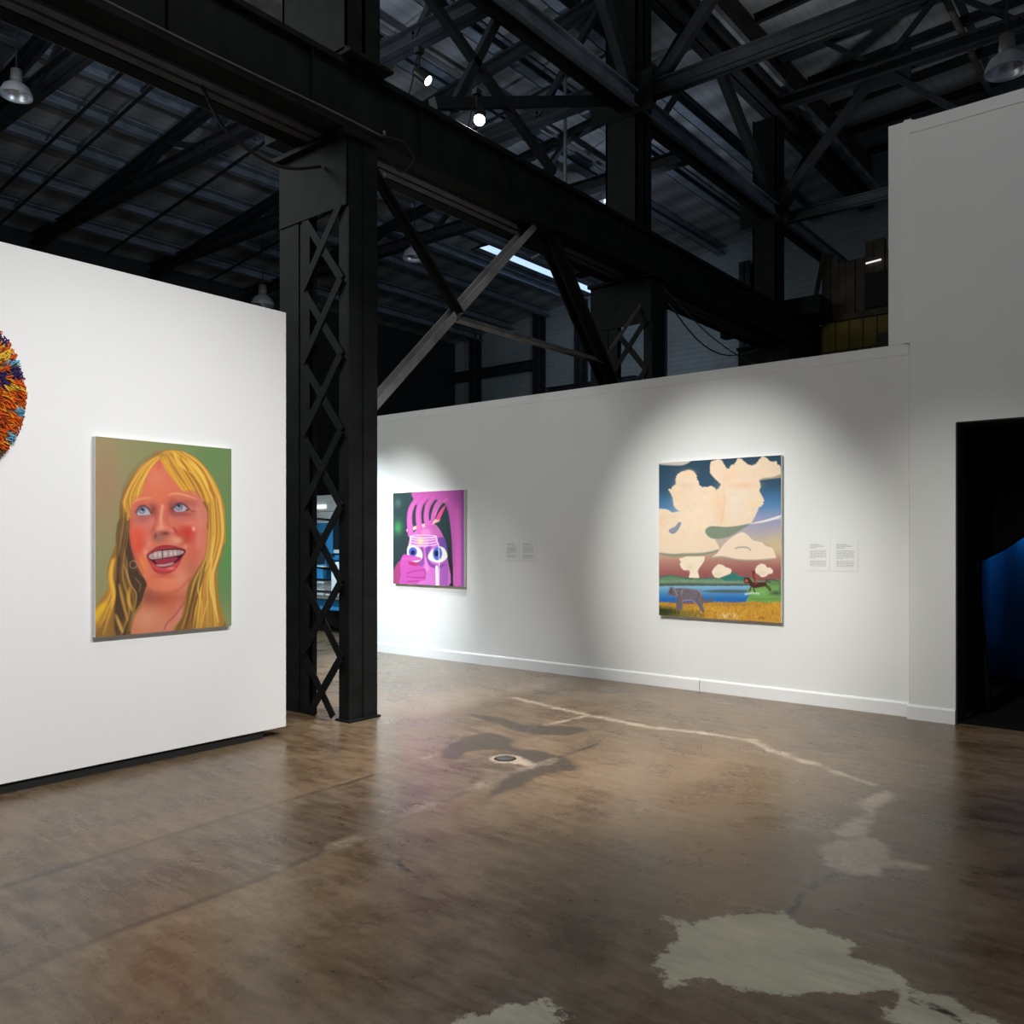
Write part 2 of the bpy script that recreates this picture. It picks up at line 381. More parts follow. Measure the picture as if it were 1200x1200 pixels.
    P.poly(Fc((375, 880), (480, 828), (600, 816), (720, 810), (822, 826), (800, 866), (700, 892), (600, 908), (500, 926), (400, 930)), (172, 146, 144), .5)
    for x, y in ((460, 870), (510, 870), (585, 862), (662, 858), (712, 850)): P.disc(Fc((x, y))[0], (1.4, 2.4), (218, 198, 192), 1.3, .75)
    for x, y0, y1, d in ((432, 850, 925, 0), (484, 830, 925, 0), (549, 822, 925, 1), (625, 818, 905, 0), (688, 815, 895, 0), (736, 815, 885, 0), (782, 820, 870, 0)):
        P.stroke(Fc((x, y0), (x + 3, y1)), .95 if d else .55, (70, 34, 38) if d else (150, 112, 110), .35, .95)
    P.poly(Fc((470, 1000), (570, 995), (690, 972), (672, 1002), (570, 1026), (490, 1018)), (182, 146, 142), .5)
    P.stroke(Fc((420, 1010), (520, 1062), (640, 1052), (735, 990)), 3.2, (196, 74, 76), 1.2, .9); P.blob(Fc((665, 1050))[0], (5, 2), (228, 122, 124), .9)
    P.blob(Fc((580, 1140))[0], (12, 3), (186, 78, 60), .7)
    # earring
    t = np.linspace(0, 2 * PI, 14)
    P.stroke([Fc((178 + 46 * math.cos(a), 1000 + 48 * math.sin(a)))[0] for a in t], .9, (156, 128, 112), .4, .95)
    # fringe
    P.poly(U((590, 178), (500, 225), (420, 288), (350, 408), (292, 540), (282, 640), (315, 694), (348, 690), (352, 590), (400, 510), (440, 490), (470, 380), (510, 290), (588, 212)), (196, 140, 58), .6)
    P.poly(U((580, 190), (640, 152), (760, 162), (880, 224), (980, 344), (1050, 480), (1086, 620), (1092, 760), (1086, 880), (958, 880), (985, 700), (940, 570), (880, 480), (800, 462), (760, 468), (690, 388), (620, 290)), (208, 152, 54), .6)
    P.blob(U((590, 190))[0], (9, 4), (150, 108, 62), .7)
    def strands(g0, g1, n, cols, w, al=.75):
        g0, g1 = np.array(g0), np.array(g1)
        for i in range(n):
            q = rng.random(); g = g0 * (1 - q) + g1 * q + rng.normal(0, .6, 2)
            P.stroke(g, w * (.5 + rng.random()), cols[rng.integers(len(cols))], .6, al * (.5 + .5 * rng.random()), .8)
    gold = [(232, 184, 92), (238, 190, 70), (170, 116, 46), (150, 100, 40), (216, 160, 62), (186, 130, 50)]
    strands(U((575, 195), (480, 262), (370, 400), (300, 560), (310, 680)), U((585, 205), (520, 280), (470, 380), (440, 450), (430, 490)), 26, gold, 1.3)
    strands(U((600, 185), (640, 270), (700, 370), (760, 460)), U((700, 165), (830, 270), (930, 420), (990, 560)), 26, gold, 1.6)
    P.poly(U((962, 560), (1070, 560), (1088, 640), (1094, 800)) + B((1088, 60), (960, 40)) + U((962, 700),), (176, 130, 52), .8)
    strands(U((720, 165), (850, 260), (930, 420), (1000, 600), (990, 860)), U((770, 165), (930, 290), (1040, 480), (1080, 640), (1080, 860)), 26, gold, 1.8)
    P.stroke(U((690, 170), (740, 260), (830, 330)), 4, (240, 194, 84), 1.4, .8, .8); P.stroke(U((800, 230), (900, 330), (960, 440)), 4.5, (240, 196, 80), 1.4, .8, .8)
    P.stroke(U((640, 190), (690, 290), (780, 420)), 1.4, (150, 92, 40), .8, .8, .7); P.stroke(U((740, 200), (800, 310), (900, 440), (950, 600)), 1.6, (146, 96, 36), .8, .8, .7)
    P.stroke(U((930, 560), (965, 640), (960, 760)), 3, (120, 80, 40), 1.2, .8)
    # right locks
    P.poly(U((975, 800), (1088, 790)) + B((1086, 60), (1060, 180), (1028, 290), (1040, 500), (1066, 735), (700, 765), (780, 620), (800, 440), (880, 320), (940, 180), (960, 40)), (166, 122, 52), .8)
    P.poly(B((850, 330), (930, 220), (900, 400), (860, 560), (850, 760), (700, 765), (775, 620), (800, 440)), (118, 84, 44), 1.6)
    strands(U((968, 560), (970, 740)) + B((965, 40), (940, 200), (850, 380), (800, 600), (740, 760)), U((1050, 500), (1080, 680)) + B((1082, 40), (1040, 200), (1010, 330), (1030, 520), (1060, 740)), 60, gold + [(226, 186, 104)], 1.6)
    strands(B((940, 200), (860, 380), (810, 560), (760, 750)), B((930, 300), (880, 480), (850, 600), (830, 750)), 16, [(104, 74, 40), (132, 96, 50), (90, 64, 36)], 1.5)
    P.stroke(B((1000, 20), (985, 200), (975, 400), (1010, 560), (1040, 690)), 3, (232, 190, 100), 1, .8, .6); P.stroke(B((930, 230), (880, 420), (910, 560), (890, 740)), 2, (222, 176, 92), .8, .8, .6)
    P.stroke(B((960, 520), (930, 620), (900, 740)), 1.6, (224, 178, 88), .7, .8, .6)
    # left locks
    strands(U((280, 560), (275, 700)) + B((250, 40), (240, 160)), U((340, 680), (335, 800)) + B((330, 60), (300, 200)), 26, [(110, 82, 48), (150, 112, 58), (80, 60, 40), (128, 96, 54)], 1.4)
    P.poly(B((215, 190), (240, 200), (215, 340), (230, 480), (200, 640), (110, 720), (60, 830), (60, 610), (110, 545), (182, 420), (178, 290)), (164, 120, 52), 1.2)
    strands(B((215, 200), (190, 320), (190, 450), (120, 560), (70, 640)), B((235, 200), (215, 340), (235, 500), (190, 680), (150, 810)), 26, gold, 1.7)
    strands(B((300, 60), (260, 300), (290, 500), (310, 640), (220, 800)), B((320, 200), (340, 380), (400, 480), (380, 620), (360, 790)), 26, [(94, 70, 42), (150, 112, 56), (66, 48, 34), (180, 136, 66)], 1.6)
    P.stroke(B((212, 210), (198, 330), (222, 470), (205, 580)), 4, (224, 176, 62), 1.4, .9, .6)
    P.stroke(B((150, 560), (100, 620), (60, 700)), 9, (222, 180, 42), 3, .85, .4); P.stroke(B((265, 400), (290, 520), (330, 680)), 3.4, (200, 150, 66), 1.3, .85, .6)
    P.stroke(B((345, 430), (340, 530), (365, 600)), 4, (214, 164, 70), 1.6, .85, .7); P.stroke(B((300, 240), (330, 330), (365, 430)), 1.8, (190, 146, 84), .9, .8, .7)
    P.stroke(B((240, 640), (270, 720), (290, 770)), 4, (214, 166, 82), 1.6, .85, .6); P.stroke(B((390, 350), (430, 400), (420, 450)), 1, (160, 120, 96), .6, .8)
    P.stroke(B((440, 570), (380, 640), (350, 760)), 2, (168, 112, 70), .9, .8)
    return P.c

def paint_pink(Q):
    P = Paint(Q); K = cr(455, 565, 9.23)
    u = np.clip((Q[:, 0] - 461) / 82, 0, 1)[:, None]; v = np.clip((Q[:, 1] - 578) / 108, 0, 1)[:, None]
    P.c = np.array([46, 70, 72]) * (1 - v) + np.array([34, 46, 50]) * v + 0 * u
    P.blob(K((105, 490))[0], (5, 8), (66, 142, 84), .95); P.blob(K((105, 225))[0], (4, 5), (84, 112, 104), .8); P.blob(K((670, 1000))[0], (5, 25), (32, 38, 36), .9); P.blob(K((230, 150))[0], (5, 5), (58, 84, 84), .5)
    pink = (206, 98, 182)
    P.poly(K((300, 95), (830, 70), (830, 1150), (712, 1140), (700, 900), (688, 620), (660, 370), (628, 255), (560, 200), (420, 190), (300, 230), (270, 180)), pink, .4)
    P.blob(K((740, 150))[0], (7, 8), (178, 96, 178), .7); P.stroke(K((805, 90), (808, 700), (805, 1130)), 3.5, (132, 84, 166), 1.6, .8); P.stroke(K((745, 300), (765, 700), (765, 1100)), 4, (220, 112, 192), 1.6, .7)
    P.stroke(K((640, 250), (690, 480), (712, 900)), 3, (186, 84, 172), 1.4, .7)
    # head
    P.poly(K((225, 640), (260, 560), (330, 500), (430, 455), (510, 458), (575, 545), (625, 680), (640, 820), (640, 1150), (120, 1150), (180, 900), (205, 760)), (198, 108, 188), .4)
    P.poly(K((440, 480), (520, 470), (590, 580), (600, 640), (490, 600)), (190, 100, 170), .5)
    P.poly(K((540, 605), (610, 612), (640, 760), (632, 900), (600, 780), (560, 700)), (108, 70, 152), .5)
    P.blob(K((400, 540))[0], (7, 4), (226, 140, 202), .8); P.poly(K((560, 890), (640, 840), (640, 1140), (560, 1140)), (160, 88, 170), .8)
    P.poly(K((350, 700), (390, 740), (390, 880), (330, 930), (300, 900)), (120, 62, 140), .8, .8)
    P.stroke(K((410, 640), (410, 800), (420, 940)), 4.5, (222, 130, 196), 1.2, .9)
    P.poly(K((400, 720), (470, 690), (430, 800), (470, 880), (560, 900), (620, 880), (560, 930), (440, 900)), (112, 60, 146), .8, .85)
    # eyes
    P.poly(K((212, 700), (290, 690), (350, 730), (372, 790), (350, 845), (290, 862), (215, 800)), (226, 222, 220), .4)
    P.disc(K((266, 755))[0], (5, 5.6), (78, 92, 186), .4); P.disc(K((266, 762))[0], (2.4, 2.9), (22, 26, 62), .4)
    P.poly(K((428, 815), (470, 735), (540, 695), (605, 715), (637, 780), (632, 825), (570, 868), (490, 862)), (224, 224, 214), .4)
    P.disc(K((532, 772))[0], (5.5, 8), (80, 98, 188), .4); P.disc(K((522, 772))[0], (2.4, 3.6), (22, 26, 62), .4)
    # band of knuckles
    P.stroke(K((215, 522), (330, 482), (440, 452), (540, 408)), 4.2, (234, 186, 164), .5, 1)
    for x, y in ((235, 510), (280, 500), (320, 480), (365, 470), (400, 455), (440, 445), (490, 430)): P.disc(K((x, y))[0], .8, (252, 230, 190), .4)
    # fingers
    for g, w in ((((360, 140), (262, 262), (234, 400), (242, 570)), 7.2), (((430, 140), (345, 250), (327, 380), (345, 540)), 7.0), (((500, 150), (425, 262), (412, 380), (430, 475)), 7.0), (((590, 170), (515, 270), (485, 370), (445, 450)), 6.4)):
        P.stroke(K(*g), w, pink, .45, 1, .12); P.stroke([(x - .6, y) for x, y in K(*g)], 1.6, (222, 120, 196), .9, .7, .5)
    for g in (((300, 250), (275, 340), (268, 450)), ((390, 240), (372, 330), (370, 410)), ((490, 240), (455, 330), (450, 410))): P.stroke(K(*g), 2.7, (44, 62, 66), .5, 1, .5)
    P.poly(K((622, 245), (560, 310), (520, 390), (548, 412), (590, 330)), (240, 84, 156), .5)
    P.stroke(K((640, 180), (560, 250), (505, 350)), 1.4, (232, 150, 206), .8, .7)
    # jar
    for y, w in ((598, 130), (625, 140), (655, 142), (685, 148)):
        t = np.linspace(.08 * PI, .92 * PI, 9)
        P.stroke([K((380 + w * math.cos(a) * 1.05, y - 22 + 28 * math.sin(a)))[0] for a in t], .8, (240, 230, 240), .4, .95)
    t = np.linspace(0, 2 * PI, 17); P.stroke([K((380 + 140 * math.cos(a), 588 + 16 * math.sin(a)))[0] for a in t], .7, (244, 226, 232), .4, .9)
    P.stroke(K((238, 590), (236, 660), (212, 720), (210, 790)), 1, (244, 240, 246), .4, .95); P.stroke(K((522, 590), (528, 650), (548, 720), (548, 1130)), .9, (240, 228, 240), .4, .9)
    P.blob(K((350, 640))[0], (4.5, 5), (238, 206, 150), .85); P.stroke(K((360, 520), (362, 580), (366, 600)), 1, (236, 150, 120), .5, .9)
    P.stroke(K((524, 915), (528, 1120)), 2.9, (246, 240, 244), .4, 1)
    # fist
    P.poly(K((50, 970), (130, 850), (150, 1000), (130, 1150), (40, 1140)), (158, 62, 112), .5)
    P.poly(K((128, 870), (165, 785), (230, 790), (345, 815), (340, 845), (240, 855), (330, 900), (385, 930), (402, 985), (395, 1055), (330, 1080), (280, 1130), (120, 1140), (135, 1000)), (190, 78, 164), .4)
    P.poly(K((225, 860), (320, 880), (300, 905), (230, 890)), (178, 42, 96), .6)
    for g in (((200, 990), (260, 968), (385, 945)), ((200, 1020), (280, 1030), (390, 1035)), ((390, 940), (402, 985), (392, 1050)), ((210, 1075), (330, 1070))): P.stroke(K(*g), .9, (136, 40, 116), .5, .85)
    P.stroke(K((165, 830), (260, 822), (340, 825)), 2, (206, 100, 178), 1, .7)
    return P.c

def paint_cloud(Q):
    P = Paint(Q); C = cr(760, 525, 5.582); T = cr(765, 525, 7.5); B = cr(765, 625, 7.5)
    yy = (Q[:, 1] - 525) * 5.582 + (Q[:, 0] - 845) * .25
    ks = [60, 250, 330, 400, 460, 540, 620, 690, 740, 820, 900]
    cs = np.array([(44, 72, 90), (48, 80, 104), (66, 112, 150), (92, 134, 178), (140, 150, 186), (166, 162, 178), (190, 176, 158), (192, 160, 134), (176, 124, 112), (150, 88, 88), (140, 84, 84)], float)
    P.c = np.stack([np.interp(yy, ks, cs[:, i]) for i in range(3)], 1)
    P.blob(C((840, 650))[0], (14, 14), (206, 190, 144), .7)
    cream = (234, 212, 184); wh = (238, 222, 198); gr = (128, 141, 122)
    P.poly(T((50, 120), (200, 110), (340, 95), (330, 120), (260, 152), (150, 152), (60, 145)), (196, 190, 178), .8)
    P.poly(T((925, 285), (1000, 276), (1130, 258), (1130, 225), (1000, 240), (920, 250)), (170, 160, 135), .8)
    P.poly(T((505, 225), (600, 310), (620, 280), (530, 200)), (160, 160, 140), .8)
    main = T((45, 535), (95, 538), (130, 545), (165, 572), (200, 568), (240, 556), (205, 530), (185, 500), (180, 440), (160, 395), (138, 362), (172, 368), (175, 340), (208, 318), (203, 275), (215, 240), (250, 212), (315, 195), (355, 208), (378, 235), (385, 280), (402, 300), (404, 332), (430, 350), (445, 345), (470, 350), (512, 334), (545, 355), (560, 380), (580, 360), (604, 318), (575, 290), (530, 245), (508, 215), (505, 165), (512, 122), (545, 110), (578, 100), (608, 112), (622, 145), (645, 185), (675, 185), (682, 160), (715, 152), (735, 120), (745, 95), (778, 98), (800, 120), (830, 145), (875, 158), (915, 140), (940, 100), (965, 74), (1000, 90), (1025, 118), (1060, 125), (1085, 115), (1095, 150), (1118, 160), (1125, 225), (1050, 252), (975, 258), (928, 275), (940, 310), (945, 345), (932, 372), (950, 410), (972, 450), (960, 500), (930, 515), (912, 560), (895, 600), (868, 650), (830, 668), (760, 690), (720, 740), (640, 790), (560, 795)) + \
        B((548, 60), (580, 110), (588, 140), (540, 160), (450, 178), (260, 184), (150, 182), (45, 170))
    P.poly(billow(main[:-8], 2.4, .45, 3, False) + main[-8:], cream, .3, 1, False)
    for c_, r_, k_, a_ in (((590, 500), (7, 16), (236, 192, 152), .8), ((585, 600), (6, 8), (236, 196, 158), .7), ((820, 320), (14, 4), (240, 200, 166), .7), ((700, 230), (12, 6), (240, 202, 170), .6), ((320, 220), (7, 4), (242, 202, 160), .6), ((80, 640), (6, 7), (238, 196, 160), .7), ((260, 430), (10, 20), (228, 206, 178), .6),
                          ((730, 480), (16, 22), (230, 216, 198), .7), ((880, 490), (5, 5), (238, 206, 160), .7), ((400, 620), (20, 16), (240, 218, 192), .6), ((210, 400), (4, 8), (240, 204, 160), .6)):
        P.blob(T(c_)[0], r_, k_, a_)
    rr_ = np.random.default_rng(11)
    for i in range(150):
        x_, y_ = rr_.uniform(80, 940), rr_.uniform(120, 780)
        q_ = np.array(T((x_, y_))); 
        if not inside(q_, np.array(main))[0]: continue
        P.blob(q_[0], (rr_.uniform(1.2, 4), rr_.uniform(1, 3)), ((244, 226, 204), (226, 202, 176), (238, 206, 172), (216, 200, 182))[rr_.integers(4)], .35)
    P.blob(T((300, 330))[0], (9, 3), (224, 196, 160), .6); P.blob(T((780, 330))[0], (16, 3), (230, 190, 158), .6); P.blob(T((640, 270))[0], (6, 8), (236, 196, 164), .6); P.blob(T((190, 600))[0], (9, 3), (226, 200, 172), .6)
    P.stroke(T((620, 380), (632, 460), (622, 560), (600, 660)), 1.6, (222, 190, 158), 1.2, .7)
    P.stroke(B((65, 178), (170, 192), (260, 188), (450, 180), (585, 148)), 3, gr, 1, .9, .3)
    P.poly(B((515, 215), (560, 180), (590, 140), (640, 80), (700, 30), (780, -10), (830, 10), (880, 60), (960, 80), (990, 110), (1050, 130), (1075, 190), (1070, 225), (900, 238), (740, 235), (610, 210)), (238, 216, 192), .4, 1, True, 3)
    P.stroke(B((520, 212), (620, 208), (740, 232), (900, 238), (1070, 222)), 1.8, (150, 146, 126), .9, .85, .3)
    P.stroke(B((725, 135), (760, 122), (830, 125), (860, 150)), 1.5, (146, 146, 128), .7, .85, .4)
    P.poly(T((460, 735), (505, 688), (640, 694), (750, 684), (852, 668), (770, 722), (650, 788), (520, 795)), gr, .6)
    P.poly(T((140, 722), (195, 690), (225, 655), (250, 660), (215, 730), (170, 755)), (136, 144, 160), .5)
    P.poly(T((850, 668), (1000, 628), (1128, 590), (1130, 606), (1000, 648)), (232, 226, 222), .4); P.stroke(T((960, 650), (1060, 628), (1130, 620)), .8, (226, 220, 220), .4, .9)
    # hills, lake
    P.poly(B((40, 400), (100, 385), (170, 370), (260, 388), (320, 398), (440, 396), (560, 392), (650, 372), (712, 345), (760, 378), (850, 388), (960, 420), (1040, 408), (1140, 415), (1150, 480), (40, 470)), (98, 138, 108), .4)
    P.poly(B((600, 392), (660, 368), (712, 343), (755, 376), (830, 386), (820, 420), (640, 420)), (52, 122, 110), .6); P.stroke(B((65, 385), (170, 374), (330, 398), (560, 394)), 1.6, (70, 112, 98), .7, .9)
    P.stroke(B((65, 425), (300, 418), (560, 425), (820, 425)), 2.4, (138, 160, 124), 1.2, .7)
    for i in range(90):
        x, y = rng.uniform(65, 830), rng.uniform(400, 445); P.disc(B((x, y))[0], .5, ((150, 166, 130), (80, 116, 96), (92, 100, 90))[rng.integers(3)], .5, .6)
    P.stroke(B((60, 452), (300, 448), (560, 455), (830, 452)), 2.6, (84, 84, 84), .8, .9)
    k = np.where(inside(Q, np.array(B((40, 465), (500, 462), (870, 462), (870, 605), (40, 605)))))[0]
    t = np.clip(((Q[k, 1] - 625) * 7.5 - 470) / 110, 0, 1)[:, None]
    P.c[k] = np.array([126, 176, 204]) * (1 - t) + np.array([36, 104, 176]) * t
    P.poly(B((430, 512), (560, 496), (830, 500), (820, 522), (640, 524)), (82, 104, 108), .7)
    P.poly(B((820, 590), (850, 540), (830, 500), (870, 470), (980, 435), (1150, 425), (1150, 620), (850, 612)), (112, 160, 84), .7)
    P.blob(B((1060, 440))[0], (8, 3), (92, 124, 84), .8); P.blob(B((1080, 525))[0], (8, 2.5), (62, 78, 62), .9); P.blob(B((960, 520))[0], (9, 4), (124, 182, 104), .8); P.stroke(B((990, 412), (1060, 410), (1110, 425)), 1.2, (50, 66, 56), .6, .8)
    P.stroke(B((1115, 430), (1118, 540)), 2, (84, 110, 92), .8, .8); P.stroke(B((815, 535), (870, 525), (930, 530)), 2.2, (196, 222, 212), 1., .9); P.stroke(B((860, 575), (960, 580), (1100, 575)), 1.4, (84, 128, 62), .8, .6)
    # grass
    P.poly(B((40, 612), (200, 616), (330, 624), (560, 606), (700, 612), (880, 600), (1000, 612), (1150, 615), (1160, 800), (40, 730)), (196, 146, 52), .8)
    P.poly(B((40, 640), (120, 650), (240, 680), (420, 690), (420, 760), (40, 740)), (98, 96, 44), 2.5); P.blob(B((110, 690))[0], (11, 5), (44, 56, 30), .95); P.blob(B((330, 715))[0], (16, 4), (138, 122, 56), .8)
    gcol = [(226, 176, 42), (206, 150, 40), (168, 112, 48), (232, 190, 70), (180, 128, 60), (150, 104, 52)]
    for i in range(520):
        x, y = rng.uniform(330, 1140), rng.uniform(612, 780)
        a, b = B((x, y), (x + rng.normal(0, 12), y - rng.uniform(8, 24))); P.stroke([a, b], .6, gcol[rng.integers(6)], .4, .8)
    for i in range(110):
        x, y = rng.uniform(65, 400), rng.uniform(620, 720); dk = y > 670 and x < 240
        a, b = B((x, y), (x + rng.normal(0, 8), y - rng.uniform(8, 30))); P.stroke([a, b], .55, (40, 52, 28) if dk else ((190, 140, 60), (120, 108, 56), (160, 116, 60))[rng.integers(3)], .4, .7)
    for i in range(16):
        x = rng.uniform(620, 740); a, b = B((x, rng.uniform(720, 755)), (x + rng.normal(0, 22), rng.uniform(695, 725))); P.stroke([a, b], .5, (228, 220, 196), .35, .85)
    P.stroke(B((930, 745), (960, 735), (975, 755)), .9, (84, 60, 44), .5, .9); P.blob(B((700, 625))[0], (30, 1.6), (140, 110, 70), .5)
    # prowling cat
    P.poly(B((132, 532), (145, 500), (158, 474), (180, 474), (200, 484), (250, 480), (330, 486), (400, 498), (432, 535), (446, 575), (490, 590), (522, 570), (520, 585), (490, 606), (440, 606), (425, 612), (448, 655), (440, 682), (420, 660), (380, 622), (345, 592), (290, 590), (262, 612), (258, 672), (212, 672), (226, 610), (215, 570), (180, 548), (150, 545), (135, 545)), (112, 102, 110), .4, 1, True, 2)
    for i in range(120):
        x, y = rng.uniform(165, 430), rng.uniform(486, 585); P.disc(B((x, y))[0], .45, ((146, 136, 140), (80, 70, 80), (96, 86, 96))[rng.integers(3)], .4, .7)
    for g in (((262, 500), (240, 560), (232, 660)), ((260, 596), (290, 588), (345, 590), (400, 640)), ((400, 500), (430, 545), (450, 590)), ((180, 480), (205, 520), (215, 545)), ((425, 610), (440, 680))): P.stroke(B(*g), .7, (196, 178, 160), .4, .75)
    gcat = (104, 95, 104)
    for g, w_ in (((((238, 540), (238, 600), (232, 672))), 3.2), (((222, 560), (214, 620), (218, 668)), 2.4), (((405, 530), (392, 590), (415, 640), (444, 686)), 3.2), (((430, 560), (434, 610), (424, 640)), 2.4), (((436, 560), (455, 596), (490, 598), (522, 574)), 2.6)):
        P.stroke(B(*g), w_, gcat, .45, 1)
    P.blob(B((160, 515))[0], (2.5, 2.5), (88, 80, 90), .8); P.stroke(B((250, 490), (330, 492), (405, 505)), .7, (150, 140, 142), .4, .7)
    P.stroke(B((140, 505), (165, 515), (175, 540)), .8, (74, 66, 76), .4, .8); P.stroke(B((150, 478), (165, 500)), .9, (70, 62, 72), .4, .8)
    # horse and rider
    dk = (78, 42, 38)
    P.poly(B((798, 428), (808, 396), (835, 386), (858, 402), (880, 432), (930, 432), (980, 432), (992, 462), (950, 472), (900, 480), (868, 468), (850, 440), (820, 440)), dk, .4, 1, True, 2)
    for g in (((866, 462), (858, 490), (848, 515)), ((884, 470), (890, 495), (896, 518)), ((980, 455), (1005, 475), (1030, 505)), ((985, 450), (1020, 470), (1038, 498)), ((985, 440), (1000, 425), (1030, 430))): P.stroke(B(*g), 1.2, (66, 36, 34), .4, .95)
    P.stroke(B((862, 448), (930, 450), (985, 448)), 4.4, dk, .5, 1); P.stroke(B((812, 402), (845, 415), (868, 445)), 3.4, dk, .5, 1)
    P.disc(B((822, 418))[0], (2, 2.2), (176, 96, 74), .5, .9); P.stroke(B((888, 355), (892, 390), (908, 440)), 2.6, (130, 62, 50), .4, 1); P.stroke(B((895, 380), (915, 395), (905, 430)), 1.8, (176, 84, 62), .5, .9)
    P.disc(B((886, 342))[0], (1.1, 1.4), (84, 44, 38), .4); P.stroke(B((875, 336), (900, 340)), .7, (70, 40, 34), .35)
    # low clouds in front
    P.poly(billow(B((232, 225), (300, 205), (455, 205), (452, 235), (435, 265), (402, 310), (392, 340), (405, 375), (404, 392), (320, 388), (330, 345), (318, 320), (272, 322), (250, 300), (238, 270), (250, 250)), 2.2, .3, 5), wh, .35, 1, False)
    P.poly(billow(B((524, 330), (545, 300), (575, 272), (615, 280), (640, 300), (675, 310), (692, 330), (680, 352), (630, 372), (580, 390), (545, 385), (528, 360)), 2.2, .3, 6), wh, .35, 1, False)
    P.poly(billow(B((902, 315), (920, 285), (955, 268), (985, 275), (1003, 302), (1035, 305), (1056, 328), (1048, 352), (1010, 358), (990, 378), (955, 384), (925, 355), (905, 342)), 2.2, .3, 7), wh, .35, 1, False)
    for c_, r_ in (((330, 300), (4, 4)), ((570, 360), (5, 2.5)), ((960, 350), (5, 3))): P.blob(B(c_)[0], r_, (222, 200, 176), .6)
    P.stroke(B((880, 350), (888, 400)), 1.5, (110, 56, 46), .5, .9)
    return P.c

def billow(pts, step=2.6, amp=.42, seed=1, closed=True):
    """turn a rough cloud outline into one of small outward bulges"""
    r = np.random.default_rng(seed); p = np.asarray(pts, float); n = len(p); out = []
    area = sum(p[i][0] * p[(i + 1) % n][1] - p[(i + 1) % n][0] * p[i][1] for i in range(n)); sg = 1 if area > 0 else -1
    for i in range(n if closed else n - 1):
        a, b = p[i], p[(i + 1) % n]; L_ = np.hypot(*(b - a)); m = max(1, int(round(L_ / (step * r.uniform(.7, 1.3))))); nn = np.array([(b - a)[1], -(b - a)[0]]) / max(L_, 1e-6) * sg
        for k in range(m):
            q0 = a + (b - a) * k / m; w_ = L_ / m
            for f_ in (0, .25, .5, .75): out.append(q0 + (b - a) / m * f_ + nn * w_ * amp * math.sin(PI * f_) * r.uniform(.6, 1.1))
    return out

def grid_mesh(name, verts_fn, nu, nv, m, parent, colors=None, gain=1., disp=None):
    """dense flat grid carrying painted colours"""
    uu, vv = np.meshgrid(np.linspace(0, 1, nu), np.linspace(0, 1, nv)); uu, vv = uu.ravel(), vv.ravel()
    W = verts_fn(uu, vv); off = np.array(parent_loc(parent))
    idx = np.arange(nu * nv).reshape(nv, nu)
    fs = np.stack([idx[:-1, :-1], idx[:-1, 1:], idx[1:, 1:], idx[1:, :-1]], -1).reshape(-1, 4)
    me = bpy.data.meshes.new(name); me.vertices.add(len(W)); me.vertices.foreach_set('co', (W - off).ravel())
    me.loops.add(len(fs) * 4); me.loops.foreach_set('vertex_index', fs.ravel().astype(np.int32))
    me.polygons.add(len(fs)); me.polygons.foreach_set('loop_start', (np.arange(len(fs)) * 4).astype(np.int32))
    me.update(calc_edges=True); me.validate()
    ob = bpy.data.objects.new(name, me); COL.objects.link(ob); me.materials.append(m)
    if parent is not None: ob.parent = parent
    if colors is not None:
        c = np.clip(lin(colors(proj(W))) * gain, 0, .95); a = me.color_attributes.new('paint', 'FLOAT_COLOR', 'POINT')
        a.data.foreach_set('color', np.concatenate([c, np.ones((len(c), 1))], 1).ravel())
    return ob, W

M['paint'] = vcol_mat('oil_paint', .55, .3)
M['paint_matte'] = vcol_mat('acrylic_paint', .75, .2)

# ================================================================== THE SETTING
# ---- floor: stains, repairs and tone zones kept as distance fields on the mesh, broken up by noise in the material
gx = np.unique(np.concatenate([np.linspace(-20, -7.2, 22), np.arange(-7.2, .6, .03), np.linspace(.6, 4, 12)]).round(4))
gy = np.unique(np.concatenate([np.linspace(-2, 1.6, 10), np.arange(1.6, 8.7, .03), np.linspace(8.7, 21.6, 16)]).round(4))
XX, YY = np.meshgrid(gx, gy); nx, ny = len(gx), len(gy)
FV = np.stack([XX.ravel(), YY.ravel(), np.zeros(nx * ny)], 1)
idx = np.arange(nx * ny).reshape(ny, nx)
ff = np.stack([idx[:-1, :-1], idx[:-1, 1:], idx[1:, 1:], idx[1:, :-1]], -1).reshape(-1, 4)
fme = bpy.data.meshes.new('floor'); fme.from_pydata(FV.tolist(), [], ff.tolist()); fme.update()
floor = bpy.data.objects.new('floor', fme); COL.objects.link(floor); tag(floor, 'stained and patched brown concrete floor', None, None, 'structure')
Q2 = FV[:, :2]
def field(name, polys, lines=(), cap=.5):
    d = np.full(len(Q2), cap)
    for p in polys:
        p = smooth_poly(ground(p), True, 3); lo, hi = p.min(0) - cap, p.max(0) + cap
        k = np.where(((Q2 >= lo) & (Q2 <= hi)).all(1))[0]
        if len(k): d[k] = np.minimum(d[k], sdf(Q2[k], p))
    for p, w in lines:
        p = np.array(ground(p)); lo, hi = p.min(0) - cap, p.max(0) + cap
        k = np.where(((Q2 >= lo) & (Q2 <= hi)).all(1))[0]
        if len(k): d[k] = np.minimum(d[k], seg_dist(Q2[k], p, False)[0] - w)
    a = fme.attributes.new(name, 'FLOAT', 'POINT'); a.data.foreach_set('value', d.astype(np.float32))
Z2 = lambda *p: [(600 + x / 2, 750 + y / 2) for x, y in p]
Z7 = lambda *p: [(930 + x / 6.6667, 900 + y / 6.6667) for x, y in p]
Z6 = lambda *p: [(500 + x / 5.4545, 820 + y / 5.4545) for x, y in p]
